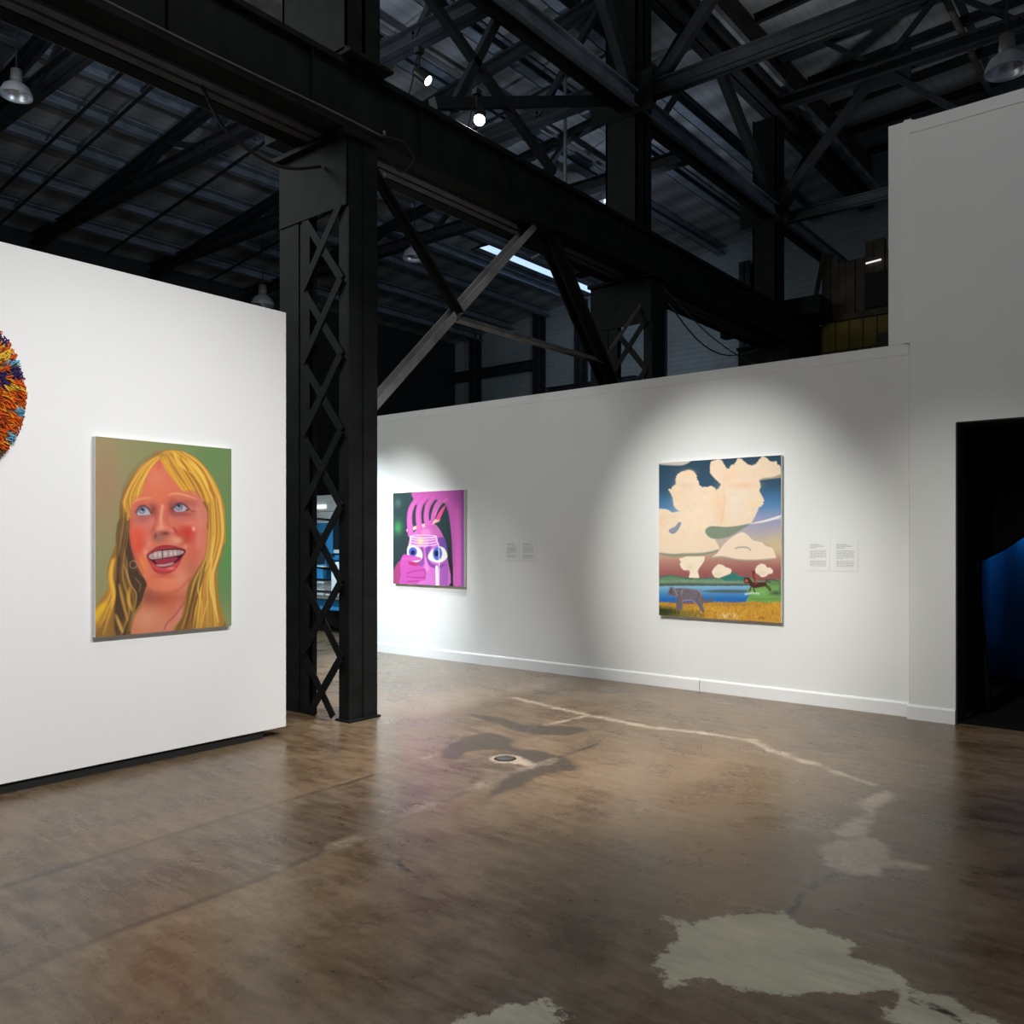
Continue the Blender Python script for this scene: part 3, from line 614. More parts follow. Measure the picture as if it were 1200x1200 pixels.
field('skim', [Z2((365, 655), (420, 662), (480, 650), (560, 650), (640, 642), (665, 660), (735, 682), (790, 715), (800, 735), (870, 762), (930, 815), (860, 815), (780, 832), (640, 832), (520, 822), (440, 800), (360, 822), (345, 800), (352, 772), (330, 760), (385, 700)),
               Z2((875, 858), (950, 832), (1050, 850), (1150, 905), (930, 905)), [(545, 1204), (562, 1187), (600, 1175), (640, 1176), (655, 1188), (648, 1204)]])
field('rub', [Z7((340, 500), (370, 450), (500, 390), (580, 350), (520, 280), (600, 220), (690, 185), (745, 190), (735, 260), (650, 340), (640, 400), (560, 480), (500, 530), (400, 545)),
              Z7((215, 600), (340, 570), (500, 545), (620, 560), (720, 620), (760, 715), (860, 725), (1050, 775), (980, 800), (740, 770), (650, 830), (450, 820), (280, 770), (230, 700)),
              [(577, 889), (585, 885), (600, 885), (612, 888), (626, 897), (612, 896), (598, 895), (584, 893)]],
      [([(604, 818), (640, 827), (690, 838), (725, 845), (760, 852), (820, 859), (880, 867), (905, 880), (950, 894)], .035), ([(950, 894), (1000, 912), (1022, 920)], .02),
       ([(640, 850), (690, 838)], .015)])
field('stain', [Z6((80, 365), (150, 285), (280, 228), (430, 215), (540, 255), (555, 305), (700, 330), (850, 358), (980, 440), (830, 465), (700, 495), (560, 565), (400, 620), (440, 550), (560, 450), (640, 430), (560, 340), (380, 320), (250, 340), (200, 385)),
                Z6((240, 90), (450, 110), (640, 162), (800, 160), (1020, 180), (980, 215), (720, 228), (560, 192), (380, 132))])
field('joint', [], [([(-40, 1165), (0, 1148), (150, 1087), (300, 1032), (440, 972), (545, 928), (600, 906), (640, 893), (700, 872)], 0), ([(-40, 1053), (0, 1040), (130, 1000), (270, 957), (410, 917), (470, 897)], 0),
                    ([(660, 1180), (720, 1060)], 2.0)][:2])
field('crack', [], [([(984, 1022), (960, 1035), (940, 1048), (932, 1062), (926, 1072)], 0), ([(455, 990), (470, 1015), (500, 1035)], -.004), ([(1070, 1172), (1100, 1182), (1135, 1200)], 0)])
field('slab', [[(-60, 1060), (130, 1002), (270, 959), (440, 912), (520, 890), (640, 880), (560, 925), (440, 972), (300, 1032), (150, 1087), (-60, 1172)]], cap=.8)
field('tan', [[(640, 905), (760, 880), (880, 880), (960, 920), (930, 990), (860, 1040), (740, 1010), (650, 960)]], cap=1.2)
field('filler', [], [([(330, 1018), (380, 998), (440, 971), (500, 946), (545, 928), (600, 906), (650, 889)], .022), ([(340, 934), (400, 917), (470, 897), (510, 885)], .008)])
field('grey', [[(420, 755), (560, 775), (720, 806), (700, 822), (600, 812), (540, 838), (520, 866), (470, 880), (424, 850)]], cap=1.)  # paler tone painting the wall's reflection into the floor right of the near column

def floor_mat():
    m, nt, b = new_mat('polished_stained_concrete'); L = nt.links.new
    tc = N(nt, 'ShaderNodeTexCoord'); P = tc.outputs['Object']
    def noise(scale, det=6., rough=.6, dist=0.):
        n = N(nt, 'ShaderNodeTexNoise', Scale=scale, Detail=det, Roughness=rough, Distortion=dist); L(P, n.inputs['Vector']); return n.outputs['Fac']
    def ramp(src, stops):
        r = N(nt, 'ShaderNodeValToRGB'); e = r.color_ramp.elements
        while len(e) < len(stops): e.new(.5)
        for i, (p, c) in enumerate(stops): e[i].position = p; e[i].color = (*c, 1) if not np.isscalar(c) else (c, c, c, 1)
        L(src, r.inputs['Fac']); return r.outputs['Color']
    def mix(f, a, c, bt='MIX'):
        x = N(nt, 'ShaderNodeMix', data_type='RGBA', blend_type=bt)
        if np.isscalar(f): x.inputs[0].default_value = f
        else: L(f, x.inputs[0])
        for s, i in ((a, 6), (c, 7)):
            if isinstance(s, tuple): x.inputs[i].default_value = (*s, 1)
            else: L(s, x.inputs[i])
        return x.outputs[2]
    def mask(attr, nz, amp, hard, edge=0.):
        """1 inside a stain's outline, ragged by noise"""
        a = N(nt, 'ShaderNodeAttribute', attribute_name=attr)
        s = N(nt, 'ShaderNodeMath', operation='MULTIPLY_ADD'); L(nz, s.inputs[0]); s.inputs[1].default_value = amp; s.inputs[2].default_value = -amp * .5
        t = N(nt, 'ShaderNodeMath', operation='ADD'); L(a.outputs['Fac'], t.inputs[0]); L(s.outputs[0], t.inputs[1])
        r = N(nt, 'ShaderNodeMapRange', interpolation_type='SMOOTHSTEP'); r.inputs['From Min'].default_value = edge + hard; r.inputs['From Max'].default_value = edge - hard
        L(t.outputs[0], r.inputs['Value']); return r.outputs['Result']
    def scale(f, k):
        x = N(nt, 'ShaderNodeMath', operation='MULTIPLY')
        L(f, x.inputs[0])
        if np.isscalar(k): x.inputs[1].default_value = k
        else: L(k, x.inputs[1])
        return x.outputs[0]
    n_big = noise(.6, 8., .62, .4); n_mid = noise(1.9, 14., .68, .25); n_fine = noise(16., 10., .75); n_grit = noise(110., 4., .7); n_edge = noise(5., 10., .75)
    mp = N(nt, 'ShaderNodeMapping'); mp.inputs['Scale'].default_value = (1.2, 6., 1.); mp.inputs['Rotation'].default_value = (0, 0, .62); L(P, mp.inputs['Vector'])
    st = N(nt, 'ShaderNodeTexNoise', Scale=2.2, Detail=12., Roughness=.72, Distortion=.2); L(mp.outputs['Vector'], st.inputs['Vector'])
    base = ramp(n_big, [(.30, (.078, .045, .022)), (.5, (.140, .090, .050)), (.70, (.185, .138, .092))])
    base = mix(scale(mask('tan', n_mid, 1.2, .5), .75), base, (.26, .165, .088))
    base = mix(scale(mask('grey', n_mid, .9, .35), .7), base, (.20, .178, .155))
    base = mix(scale(mask('slab', n_edge, .14, .03), .72), base, (.070, .050, .043))
    base = mix(scale(ramp(n_mid, [(.40, 0.), (.74, 1.)]), .75), base, (.21, .170, .125))
    base = mix(scale(ramp(n_mid, [(.28, 1.), (.56, 0.)]), .75), base, (.052, .033, .019))
    base = mix(scale(ramp(st.outputs['Fac'], [(.45, 0.), (.75, 1.)]), .65), base, (.26, .21, .155))
    base = mix(scale(ramp(st.outputs['Fac'], [(.25, 1.), (.5, 0.)]), .5), base, (.055, .037, .023))
    base = mix(scale(ramp(n_fine, [(.3, 1.), (.52, 0.)]), .5), base, (.045, .030, .019))
    base = mix(.5, base, ramp(n_grit, [(.35, .45), (.65, 1.)]), 'MULTIPLY')
    base = mix(scale(mask('stain', n_edge, .22, .035), .8), base, (.036, .029, .025))
    base = mix(scale(mask('rub', n_edge, .26, .04), scale(ramp(n_fine, [(.3, .45), (.6, 1.)]), .85)), base, (.42, .365, .31))
    base = mix(scale(mask('skim', n_edge, .34, .012), .92), base, mix(.55, ramp(n_mid, [(.3, (.40, .405, .34)), (.7, (.62, .625, .53))]), ramp(st.outputs['Fac'], [(.3, .5), (.62, 1.)]), 'MULTIPLY'))
    base = mix(scale(mask('joint', n_edge, .06, .016, .022), scale(ramp(n_mid, [(.35, 1.), (.6, .5)]), .9)), base, (.022, .016, .012))
    base = mix(scale(mask('filler', n_mid, .45, .05, -.01), scale(ramp(n_fine, [(.36, .15), (.58, 1.)]), .8)), base, (.28, .24, .20))
    base = mix(scale(mask('crack', n_edge, .05, .010, .016), ramp(noise(11.), [(.42, 0.), (.5, 1.)])), base, (.012, .010, .008))
    # fine pale scuffs and flecks
    vo = N(nt, 'ShaderNodeTexVoronoi', Scale=6.5); L(P, vo.inputs['Vector'])
    base = mix(scale(ramp(vo.outputs['Distance'], [(.008, 1.), (.018, 0.)]), .8), base, (.5, .48, .45))
    base = mix(1., base, (1.04, .98, .89), 'MULTIPLY')
    L(base, b.inputs['Base Color'])
    ro = N(nt, 'ShaderNodeMapRange'); ro.inputs['From Min'].default_value = .3; ro.inputs['From Max'].default_value = .7; ro.inputs['To Min'].default_value = .22; ro.inputs['To Max'].default_value = .38
    L(n_mid, ro.inputs['Value'])
    r2 = N(nt, 'ShaderNodeMix', data_type='FLOAT'); L(mask('skim', n_edge, .34, .012), r2.inputs[0]); L(ro.outputs['Result'], r2.inputs[2]); r2.inputs[3].default_value = .5
    L(r2.outputs[0], b.inputs['Roughness'])
    b.inputs['Specular IOR Level'].default_value = .42
    bp = N(nt, 'ShaderNodeBump', Strength=.02, Distance=.01); L(n_fine, bp.inputs['Height']); L(bp.outputs['Normal'], b.inputs['Normal'])
    return m
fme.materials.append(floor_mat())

# ---- gallery walls
LX = -6.01
structure('wall_left', MB().box(LX - .22, LX, -1.2, 4.36, .07, 3.58), 'wall_bright', 'bright white free-standing display wall on the left', .004)
structure('trim_1', MB().box(LX - .2, LX - .025, -1.2, 4.15, 0, .07), 'black', 'black recessed plinth under the left display wall')
BY = 8.47
mb = MB().box(-9.64, -2.098, BY, BY + .25, 0, 3.49)
structure('wall_back', mb, 'wall', 'long grey-white gallery wall with two paintings', .003)
structure('trim_2', MB().box(-9.64, -2.10, BY - .003, BY, 3.385, 3.488), 'wall', 'flat cap strip along the top of the back wall', .002)
bb = MB()
prof = lambda y: [(y, 0), (y - .018, 0), (y - .018, .118), (y - .012, .132), (y, .136)]
bb.prism(prof(BY), 0, -9.64, -4.232).prism(prof(BY), 0, -4.226, -2.098)
structure('baseboard_back', bb, 'base', 'white baseboard along the back wall')
# tall wall on the right: rear layer, proud front layer, doorway
WY = 8.38; DX0, DX1, DZ = -1.69, .15, 2.705
wr = MB()
wr.box(-2.285, -2.06, BY, BY + .25, 3.49, 5.57)
wr.prism([(-2.075, 0), (DX0, 0), (DX0, DZ), (DX1, DZ), (DX1, 0), (3.5, 0), (3.5, 5.52), (-2.075, 5.52)], 1, WY, BY + .25)
structure('wall_right', wr, 'wall', 'tall grey-white wall with the dark doorway', .003)
structure('trim_3', MB().box(-2.075, 3.5, WY - .006, WY, 5.405, 5.518), 'wall', 'flat cap strip along the top of the tall wall', .002)
structure('trim_4', MB().box(-2.145, -2.077, BY - .02, BY - .001, 3.49, 5.575), 'wall', 'narrow vertical batten at the tall wall edge', .002)
b2 = MB(); b2.prism(prof(WY), 0, -2.093, DX0 - .002)
b2.prism([(x, z) for x, z in ((-2.075, 0), (-2.093, 0), (-2.093, .118), (-2.087, .132), (-2.075, .136))], 1, WY, BY - .02)
structure('baseboard_right', b2, 'base', 'short white baseboard beside the doorway')
dr = MB().box(DX0 - .002, DX0 + .012, WY + .012, BY + .25, 0, DZ).box(DX0 + .012, DX1, WY + .012, BY + .25, DZ - .012, DZ + .002)
structure('door_1', dr, 'black', 'black lined jamb of the open doorway')

# ---- industrial shell
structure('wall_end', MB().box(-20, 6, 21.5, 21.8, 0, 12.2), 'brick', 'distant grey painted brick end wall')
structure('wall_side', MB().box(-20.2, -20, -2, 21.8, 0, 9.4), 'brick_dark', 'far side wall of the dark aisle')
AZ = lambda x: 10.844 + .12 * x
ck = MB()
ck.prism([(-20.2, AZ(-20.2)), (-6.0, AZ(-6.0)), (-6.0, AZ(-6.0) + .12), (-20.2, AZ(-20.2) + .12)], 1, -3, 21.8)
structure('ceiling', ck, 'deck', 'pitched ribbed roof deck over the left aisle')
NZ = lambda x: 10.95 + .05 * (x + 6)
cn = MB(); cn.prism([(-6.3, NZ(-6.3)), (6, NZ(6)), (6, NZ(6) + .12), (-6.3, NZ(-6.3) + .12)], 1, -3, 21.8)
structure('ceiling_main', cn, 'deck', 'ribbed roof deck over the exhibition hall')
structure('wall_clerestory', MB().box(-6.3, -6.15, -3, 21.8, AZ(-6.2), NZ(-6.3)), 'rust', 'dark upstand between the two roof decks')
# roof window strip in the aisle roof
w1 = structure('window_1', MB().box(-14.46, -13.76, 16.2, 21.4, AZ(-14) - .035, AZ(-14) - .02), 'sky', 'narrow bluish daylight strip in the aisle roof')
fr = MB()
for x in (-14.50, -13.76): fr.box(x, x + .04, 16.16, 21.44, AZ(-14) - .07, AZ(-14) - .01)
for y in (16.16, 21.4): fr.box(-14.50, -13.72, y, y + .04, AZ(-14) - .07, AZ(-14) - .01)
fr.build('window_frame', 'steel_dim', w1)

# ================================================================== STEELWORK
CYS = (5.16, 10.5, 15.6)
def lattice_column(loc, label):
    t = thing('lattice_column', loc, label, 'column', 'riveted lattice columns of the crane row')
    x, y = loc[0], loc[1]
    # near leg: deep boxed channel; far leg: wide shallow channel
    m = MB()
    m.box(x + .45, x + .47, y - .16, y + .17, 0, 5.3).box(x + .33, x + .458, y - .16, y - .135, 0, 5.3).box(x + .33, x + .458, y + .145, y + .17, 0, 5.3)
    m.box(x + .47, x + .484, y + .0, y + .17, .0, 5.3)
    m.build('column_leg', 'steel', t, .003)
    m = MB()
    m.box(x - .53, x - .075, y - .16, y - .14, 0, 5.3).box(x - .53, x - .50, y - .16, y - .07, 0, 5.3).box(x - .10, x - .075, y - .16, y - .09, 0, 5.3)
    m.box(x - .55, x - .25, y - .172, y - .16, 0, 5.3)
    m.build('column_leg', 'steel', t, .003)
    p = .69
    for k in range(7):
        z0 = -.115 + k * p
        for s in (0, 1):
            (xa, za), (xb, zb) = ((x - .18, z0), (x + .38, z0 + p)) if s else ((x + .38, z0), (x - .18, z0 + p))
            if za < .03:
                f_ = (.03 - za) / (zb - za); xa += (xb - xa) * f_; za = .03
            m = MB().member((xa, y - .172 - .012 * s, za), (xb, y - .172 - .012 * s, zb), R_(.01, .078), (0, 0, 1))
            m.build('lacing_bar', 'steel', t)
    MB().box(x - .54, x + .46, y - .185, y - .172, 4.68, 5.3).build('gusset_plate', 'steel', t, .003)
    MB().box(x - .55, x + .52, y - .26, y + .26, 5.3, 5.345).build('cap_plate', 'steel', t, .003)
    MB().box(x + .3, x + .5, y - .18, y + .2, 0, .02).build('base_plate', 'steel', t, .003)
    return t
c0 = lattice_column((-6.43, CYS[0], 0), 'black lattice column standing just behind the end of the left display wall')
c1 = copy_tree(c0); c1.location = (-6.36, CYS[1], 0); c1['label'] = 'black lattice column rising behind the middle of the back wall, right of the pink painting'
c2 = copy_tree(c0); c2.location = (-6.36, CYS[2], 0); c2['label'] = 'dark lattice column under the far end of the crane girder'

def upper_column(y, x, w, label):
    t = thing('upper_column', (x, y, 5.99), label, 'column', 'upper columns standing on the crane girder')
    m = MB()
    m.box(x - w / 2, x - w / 2 + .03, y - .2, y + .2, 5.99, 9.62); m.box(x + w / 2 - .03, x + w / 2, y - .2, y + .2, 5.99, 9.62)
    m.box(x - w / 2, x + w / 2, y - .02, y + .02, 5.99, 9.62)
    m.box(x - w / 2, x + w / 2, y - .2, y - .19, 6.1, 9.6)
    m.build('column_shaft', 'steel', t)
    MB().box(x - w / 2 - .12, x + w / 2 + .12, y - .26, y + .26, 5.99, 6.02).build('base_plate', 'steel', t)
    MB().box(x - .25 - w / 2, x + .25 + w / 2, y - .215, y - .2, 7.62, 8.2).build('gusset_plate', 'steel', t)
    return t
upper_column(CYS[0], -6.42, .95, 'thick dark upper column above the nearest lattice column')
upper_column(CYS[1], -6.37, .52, 'tall dark upper column at the middle of the crane girder')
upper_column(CYS[2], -6.37, .46, 'slim dark upper column far down the crane girder')

# crane girder
t = thing('crane_girder', (-6.3, 8, 5.35), 'massive black crane girder running along the column row', 'girder')
MB().box(-6.04, -6.015, -2.5, 18.6, 5.40, 5.93).build('web_plate', 'steel', t)
MB().box(-6.56, -6.535, -2.5, 18.6, 5.40, 5.93).build('web_plate', 'steel', t)
MB().box(-6.62, -5.95, -2.5, 18.6, 5.93, 5.985).build('top_flange', 'steel', t, .004)
MB().box(-6.14, -5.93, -2.5, 18.6, 5.352, 5.40).build('bottom_flange', 'steel', t, .004)
MB().box(-6.62, -6.46, -2.5, 18.6, 5.352, 5.40).build('bottom_flange', 'steel', t, .004)
MB().box(-6.46, -6.14, -2.5, 18.6, 5.385, 5.40).build('cover_plate', 'steel', t)
for xa in (-6.31, -6.44): MB().box(xa, xa + .09, -2.5, 18.6, 5.355, 5.385).build('flange_strip', 'steel_mid', t)
for y in np.arange(-2, 18.5, 1.32): MB().box(-6.015, -5.965, y, y + .015, 5.40, 5.93).build('stiffener', 'steel', t)
MB().box(-6.02, -6.0, -2.5, 18.6, 5.40, 5.49).build('flange_angle', 'steel', t)
m = MB().member((-6.3, -2.5, 6.02), (-6.3, 18.6, 6.02), I(.11, .07, .02)); m.build('rail', 'steel_dim', t)
# second girder on the aisle side of the row
t = thing('crane_girder', (-7.15, 8, 5.5), 'slimmer dark girder running behind the massive one', 'girder')
MB().box(-7.16, -7.14, -2.5, 20.8, 5.78, 6.12).build('web_plate', 'steel_dim', t)
MB().box(-7.32, -6.98, -2.5, 20.8, 5.74, 5.78).build('bottom_flange', 'steel_grey', t)
MB().box(-7.32, -6.98, -2.5, 20.8, 6.12, 6.16).build('top_flange', 'steel_dim', t)
for y in CYS: MB().box(-7.3, -6.6, y - .12, y + .12, 5.62, 5.74).build('support_bracket', 'steel', t)

def bar(name, p0, p1, pr, m, label, cat, group=None, up=(0, 0, 1)):
    o = MB().member(p0, p1, pr, up).build(name, m)
    return tag(o, label, cat, group)

XB = -6.07
# sway bracing between the first two columns
t = thing('diagonal_brace', (XB, 5.4, 2.8), 'light-catching diagonal brace rising from the back wall corner to the girder', 'brace')
MB().member((XB, 5.36, 2.82), (XB, 7.93, 5.33), [(-.05, .0, -.006, .006), (-.006, .006, -.005, .075)]).build('angle', 'steel_pale', t)
MB().member((XB - .09, 5.36, 2.86), (XB - .09, 7.9, 5.34), [(-.05, .0, -.006, .006), (-.006, .006, -.005, .07)]).build('angle', 'steel_pale', t)
t = thing('diagonal_brace', (XB, 8.1, 5.3), 'dark diagonal brace falling from the girder to the second column', 'brace')
MB().member((XB, 8.22, 5.33), (XB, 10.0, 3.25), [(-.10, .10, -.01, .01), (-.01, .01, -.11, .11)]).build('angle', 'steel', t)
MB().member((XB - .13, 8.22, 5.33), (XB - .13, 10.0, 3.25), [(-.01, .01, -.1, .1)]).build('angle', 'steel', t)
bar('brace_strut', (XB, 5.32, 5.2), (XB, 6.58, 4.05), [(-.07, .07, -.01, .01), (-.01, .01, -.05, .05)], 'steel', 'short dark strut from the near column top to the pale diagonal brace', 'brace')
bar('brace_strut', (XB, 6.55, 3.99), (XB, 9.3, 3.99), [(-.05, .05, -.03, -.018), (-.008, .008, -.03, .035)], 'steel_grey', 'level strut joining the pale and the dark diagonal braces', 'brace')
bar('brace_strut', (XB, 9.42, 4.05), (XB, 10.42, 5.02), [(-.02, .02, -.008, .008), (-.006, .006, -.015, .03)], 'steel_grey', 'short strut from the dark diagonal brace up to the second column', 'brace')
t = thing('gusset_plate', (XB, 8.0, 5.3), 'dark gusset plate where both diagonal braces meet the girder', 'plate')
MB().prism([(7.62, 5.352), (8.5, 5.352), (8.36, 5.12), (7.75, 5.12)], 0, XB - .07, XB - .05).build('plate', 'steel', t)
# bracing above the girder
XU = -6.42
bar('cross_brace', (XU, 6.45, 7.5), (XU, 8.75, 6.36), R_(.09, .09), 'steel_dim', 'thin dark brace falling across the spotlights to the girder top', 'brace')
bar('cross_brace', (XU, 7.62, 7.78), (XU, 6.85, 6.42), R_(.09, .10), 'steel_dim', 'short dark brace crossing the falling one above the spotlight', 'brace')
bar('cross_brace', (XU, 6.55, 6.36), (XU, 10.35, 7.93), R_(.10, .12), 'steel_dim', 'long dark brace rising from the girder to the middle upper column', 'brace')
t = thing('longitudinal_strut', (-6.2, 10, 7.85), 'paired-channel strut running between the upper columns', 'beam')
MB().member((-6.12, 1, 7.86), (-6.12, 20.8, 7.78), Ch(.09, .24)).build('channel', 'steel_blue', t)
MB().member((-6.34, 1, 7.86), (-6.34, 20.8, 7.78), Ch(-.09, .24)).build('channel', 'steel_dim', t)
t = thing('eave_beam', (-6.2, 10, 9.75), 'heavy dark eave beam above the upper columns', 'beam')
MB().member((-6.2, -2.5, 9.78), (-6.2, 21.2, 9.78), I(.34, .36, .03)).build('beam', 'steel_dim', t)
for y, (a, b), lab in ((CYS[1], (12.0, 1), 'thick knee brace right of the middle upper column, rising to the eave beam'), (CYS[1], (9.0, -1), 'knee brace left of the middle upper column, rising out of view'),
                       (CYS[2], (12.95, -1), 'long knee brace left of the far upper column, rising to the eave beam'), (CYS[2], (17.4, 1), 'knee brace right of the far upper column')):
    bar('knee_brace', (-6.2, y + (.2 if b > 0 else -.2), 7.95), (-6.2, a, 9.62), R_(.13, .20), 'steel_dim', lab, 'brace')
bar('tie_beam', (-6.0, CYS[1], 7.98), (5, CYS[1], 7.98), I(.16, .22), 'steel_dim', 'nearer tie beam crossing the hall roof from the middle upper column', 'beam')
bar('tie_beam', (-6.0, CYS[2], 7.7), (5, CYS[2], 7.7), I(.14, .2), 'steel_dim', 'farther tie beam seen beyond the tall wall edge', 'beam')

# roof trusses over the hall
def hall_truss(y, label):
    t = thing('roof_truss', (-1, y, 9.82), label, 'truss', 'roof trusses over the hall')
    MB().member((-6.2, y, 9.82), (5.6, y, 9.82), I(.2, .22)).build('bottom_chord', 'steel_dim', t)
    MB().member((-6.2, y, 10.72), (5.6, y, 11.2), I(.2, .2)).build('top_chord', 'steel_dim', t)
    for k in range(5):
        x = -4.3 + k * 2.1
        MB().member((x, y, 9.85), (x + 1.05, y, 10.9), R_(.08, .08)).build('web_member', 'steel_dim', t)
        MB().member((x, y, 9.85), (x - 1.05, y, 10.75), R_(.08, .08)).build('web_member', 'steel_dim', t)
    MB().box(-4.75, -3.8, y - .02, y + .02, 9.5, 10.05).build('gusset_plate', 'steel_dim', t)
    MB().member((-4.4, y, 9.75), (-6.1, y, 7.95), R_(.12, .15)).build('knee', 'steel_dim', t)
    MB().member((-4.2, y, 9.75), (-2.95, y, 8.6), R_(.08, .10)).build('hanger', 'steel_dim', t)
    return t
hall_truss(15.45, 'dark roof truss with gusset and knee seen above the tall wall')
hall_truss(10.6, 'dark roof truss above the middle upper column, mostly out of view')
for i, y in enumerate(np.arange(6.4, 21, 1.32)):
    tag(MB().member((-6.1, y, NZ(-6.1) - .09), (5.8, y, NZ(5.8) - .09), I(.09, .16)).build('roof_joist', 'steel_dim'), 'dark roof joist under the hall deck', 'joist', 'roof joists under the hall deck')
# trusses and purlins of the aisle
def aisle_truss(y, label):
    t = thing('roof_truss', (-12, y, 8.26), label, 'truss', 'roof trusses over the left aisle')
    MB().member((-6.7, y, 8.24), (-19.9, y, 8.28), I(.22, .22)).build('bottom_chord', 'steel_dim', t)
    MB().member((-6.4, y, AZ(-6.4) - .42), (-19.9, y, AZ(-19.9) - .34), I(.18, .16)).build('top_chord', 'steel_dim', t)
    for k in range(5):
        x = -8.0 - k * 2.5
        MB().member((x, y, 8.27), (x + 1.25, y, AZ(x + 1.25) - .4), R_(.08, .09)).build('web_member', 'steel_dim', t)
        MB().member((x, y, 8.27), (x - 1.25, y, AZ(x - 1.25) - .4), R_(.08, .09)).build('web_member', 'steel_dim', t)
    return t
for y, lab in ((5.22, 'nearest aisle roof truss, at the top left above the display wall'), (7.83, 'second aisle roof truss, passing behind the lit spotlights'), (10.5, 'third aisle roof truss in line with the middle column'),
               (13.15, 'fourth aisle roof truss deep in the aisle')):
    aisle_truss(y, lab)
for x in (-7.5, -8.8, -10.05, -11.3, -12.45, -13.55, -14.66, -15.9, -17.35, -18.7):
    o = MB().member((x, -2.5, AZ(x) - .15), (x, 21.4, AZ(x) - .15), Ch(.20, .22, .02)).build('roof_purlin', 'steel_blue')
    tag(o, 'blue-grey steel purlin under the aisle deck', 'purlin', 'purlins under the aisle deck')
for i, (y, lab) in enumerate(((6.45, 'first thin sag rod below the aisle purlins'), (6.95, 'second thin sag rod below the aisle purlins'), (9.2, 'third thin sag rod below the aisle purlins'), (11.8, 'fourth thin sag rod below the aisle purlins'))):
    bar('sag_rod', (-7, y, AZ(-7) - .278), (-19.5, y, AZ(-19.5) - .278), R_(.04, .04), 'steel_dim', 'thin black rod below the aisle purlins', 'rod', 'sag rods below the aisle purlins')
o = MB().box(-10.6, -9.75, -2, 9.1, AZ(-10) - .62, AZ(-10) - .3).build('air_duct', 'rust', None, .02); tag(o, 'brown box duct hung under the aisle roof left of the spotlights', 'duct')
o = MB().tube([(-9.5, -1, AZ(-9.5) - .36), (-9.5, 16, AZ(-9.5) - .36)], .035).build('conduit', 'pipe'); tag(o, 'pale conduit running along the aisle roof behind the spotlights', 'conduit')
o = MB().tube([(-3.35, 2, NZ(-3.35) - .2), (-3.35, 21, NZ(-3.35) - .2)], .06, 10).build('conduit', 'steel_grey'); tag(o, 'grey pipe running along the hall roof above the tall wall', 'conduit')
o = MB().tube([(-8.2, 11.5, AZ(-8.2)), (-8.2, 11.5, 6.6), (-8.9, 11.5, 6.5)], .03).build('drop_pipe', 'pipe'); tag(o, 'thin pale drop pipe hanging from the aisle roof left of the middle column', 'pipe')
# pilasters, crane rail shelf and pipework on the end wall
for x, lab in ((-18.9, 'dark steel post on the end wall beside the near column'), (-16.2, 'dark steel post on the end wall left of the pale brace'), (-14.6, 'dark steel post on the end wall right of the pale brace'), (-11.9, 'dark steel post on the end wall behind the second column'), (-9.3, 'dark steel post on the end wall right of the second column')):
    o = MB().member((x, 21.3, 0), (x, 21.3, 9), I(.3, .3, .03), (0, 1, 0)).build('wall_post', 'steel_dim'); tag(o, lab, 'post')
for z, x0, x1, lab in ((6.25, -15.8, -12.6, 'upper dark rail across the end wall under the roof window'), (5.2, -19.8, -15, 'lower dark rail across the end wall behind the pale brace'), (7.2, -19.8, -16.3, 'high dark rail across the end wall beside the near column')):
    bar('wall_rail', (x0, 21.2, z), (x1, 21.2, z), I(.2, .3, .03), 'steel_dim', lab, 'rail')
# rough timber cabin on the girder's far end
t = thing('timber_cabin', (-4.4, 17.4, 4.6), 'old timber cabin with yellow lower boards beyond the tall wall edge', 'cabin')
MB().box(-5.85, -2.6, 17.0, 19, 4.4, 6.02).build('lower_boards', 'yellow', t)['label'] = 'dirty yellow lower boarding'
m = MB(); x = -5.85
while x < -2.6:
    w = random.uniform(.14, .24); m.box(x, min(x + w - .012, -2.6), 17.02 + random.uniform(0, .04), 17.2, 6.02, random.uniform(7.1, 7.45)); x += w
m.build('upper_boards', 'wood_brown', t)['label'] = 'dark brown upper boards'
MB().box(-5.95, -2.6, 16.93, 17.05, 5.96, 6.08).build('rail', 'wood_brown', t); MB().box(-5.0, -4.35, 16.985, 17.02, 6.12, 6.8).build('hatch', 'black', t); MB().box(-4.8, -4.3, 16.985, 17.01, 5.3, 5.62).build('hatch', 'rust', t)
MB().member((-6.05, 17, 6.1), (-5.8, 17, 7.35), R_(.07, .07)).build('prop', 'wood_brown', t)
o = MB().tube([(-5.0, 17.006, 7.0), (-4.72, 17.006, 7.02)], .016).build('tube_light', 'tube'); tag(o, 'small lit tube light on the dark timber cabin', 'lamp')
o = MB().box(-6.4, -5.6, 16.2, 16.9, 5.99, 6.35).build('end_stop', 'steel', None, .02); tag(o, 'dark steel buffer block on the far end of the girder', 'buffer')

# ================================================================== ART
def canvas(name, loc, label, face_fn, box, m_side, paint_fn, nu, nv, gain, matp):
    t = thing(name, loc, label, 'painting')
    MB().box(*box).build('canvas_edge', m_side, t, .003)
    o, _ = grid_mesh('painted_face', face_fn, nu, nv, M[matp], t, paint_fn, gain)
    return t
def on_left(x, y0, y1, z0, z1): return lambda u, v: np.stack([np.full_like(u, x), y0 + (y1 - y0) * u, z1 + (z0 - z1) * v], 1)
def on_back(y, x0, x1, z0, z1): return lambda u, v: np.stack([x0 + (x1 - x0) * u, np.full_like(u, y), z1 + (z0 - z1) * v], 1)
canvas('portrait_painting', (LX, 3.27, .97), 'large square-edged painting of a laughing woman with long blonde hair on a green ground', on_left(-5.9645, 2.742, 3.808, .972, 2.374), (LX + .001, -5.966, 2.74, 3.81, .97, 2.376), 'canvas_side', paint_portrait, 250, 330, 1.02, 'paint')
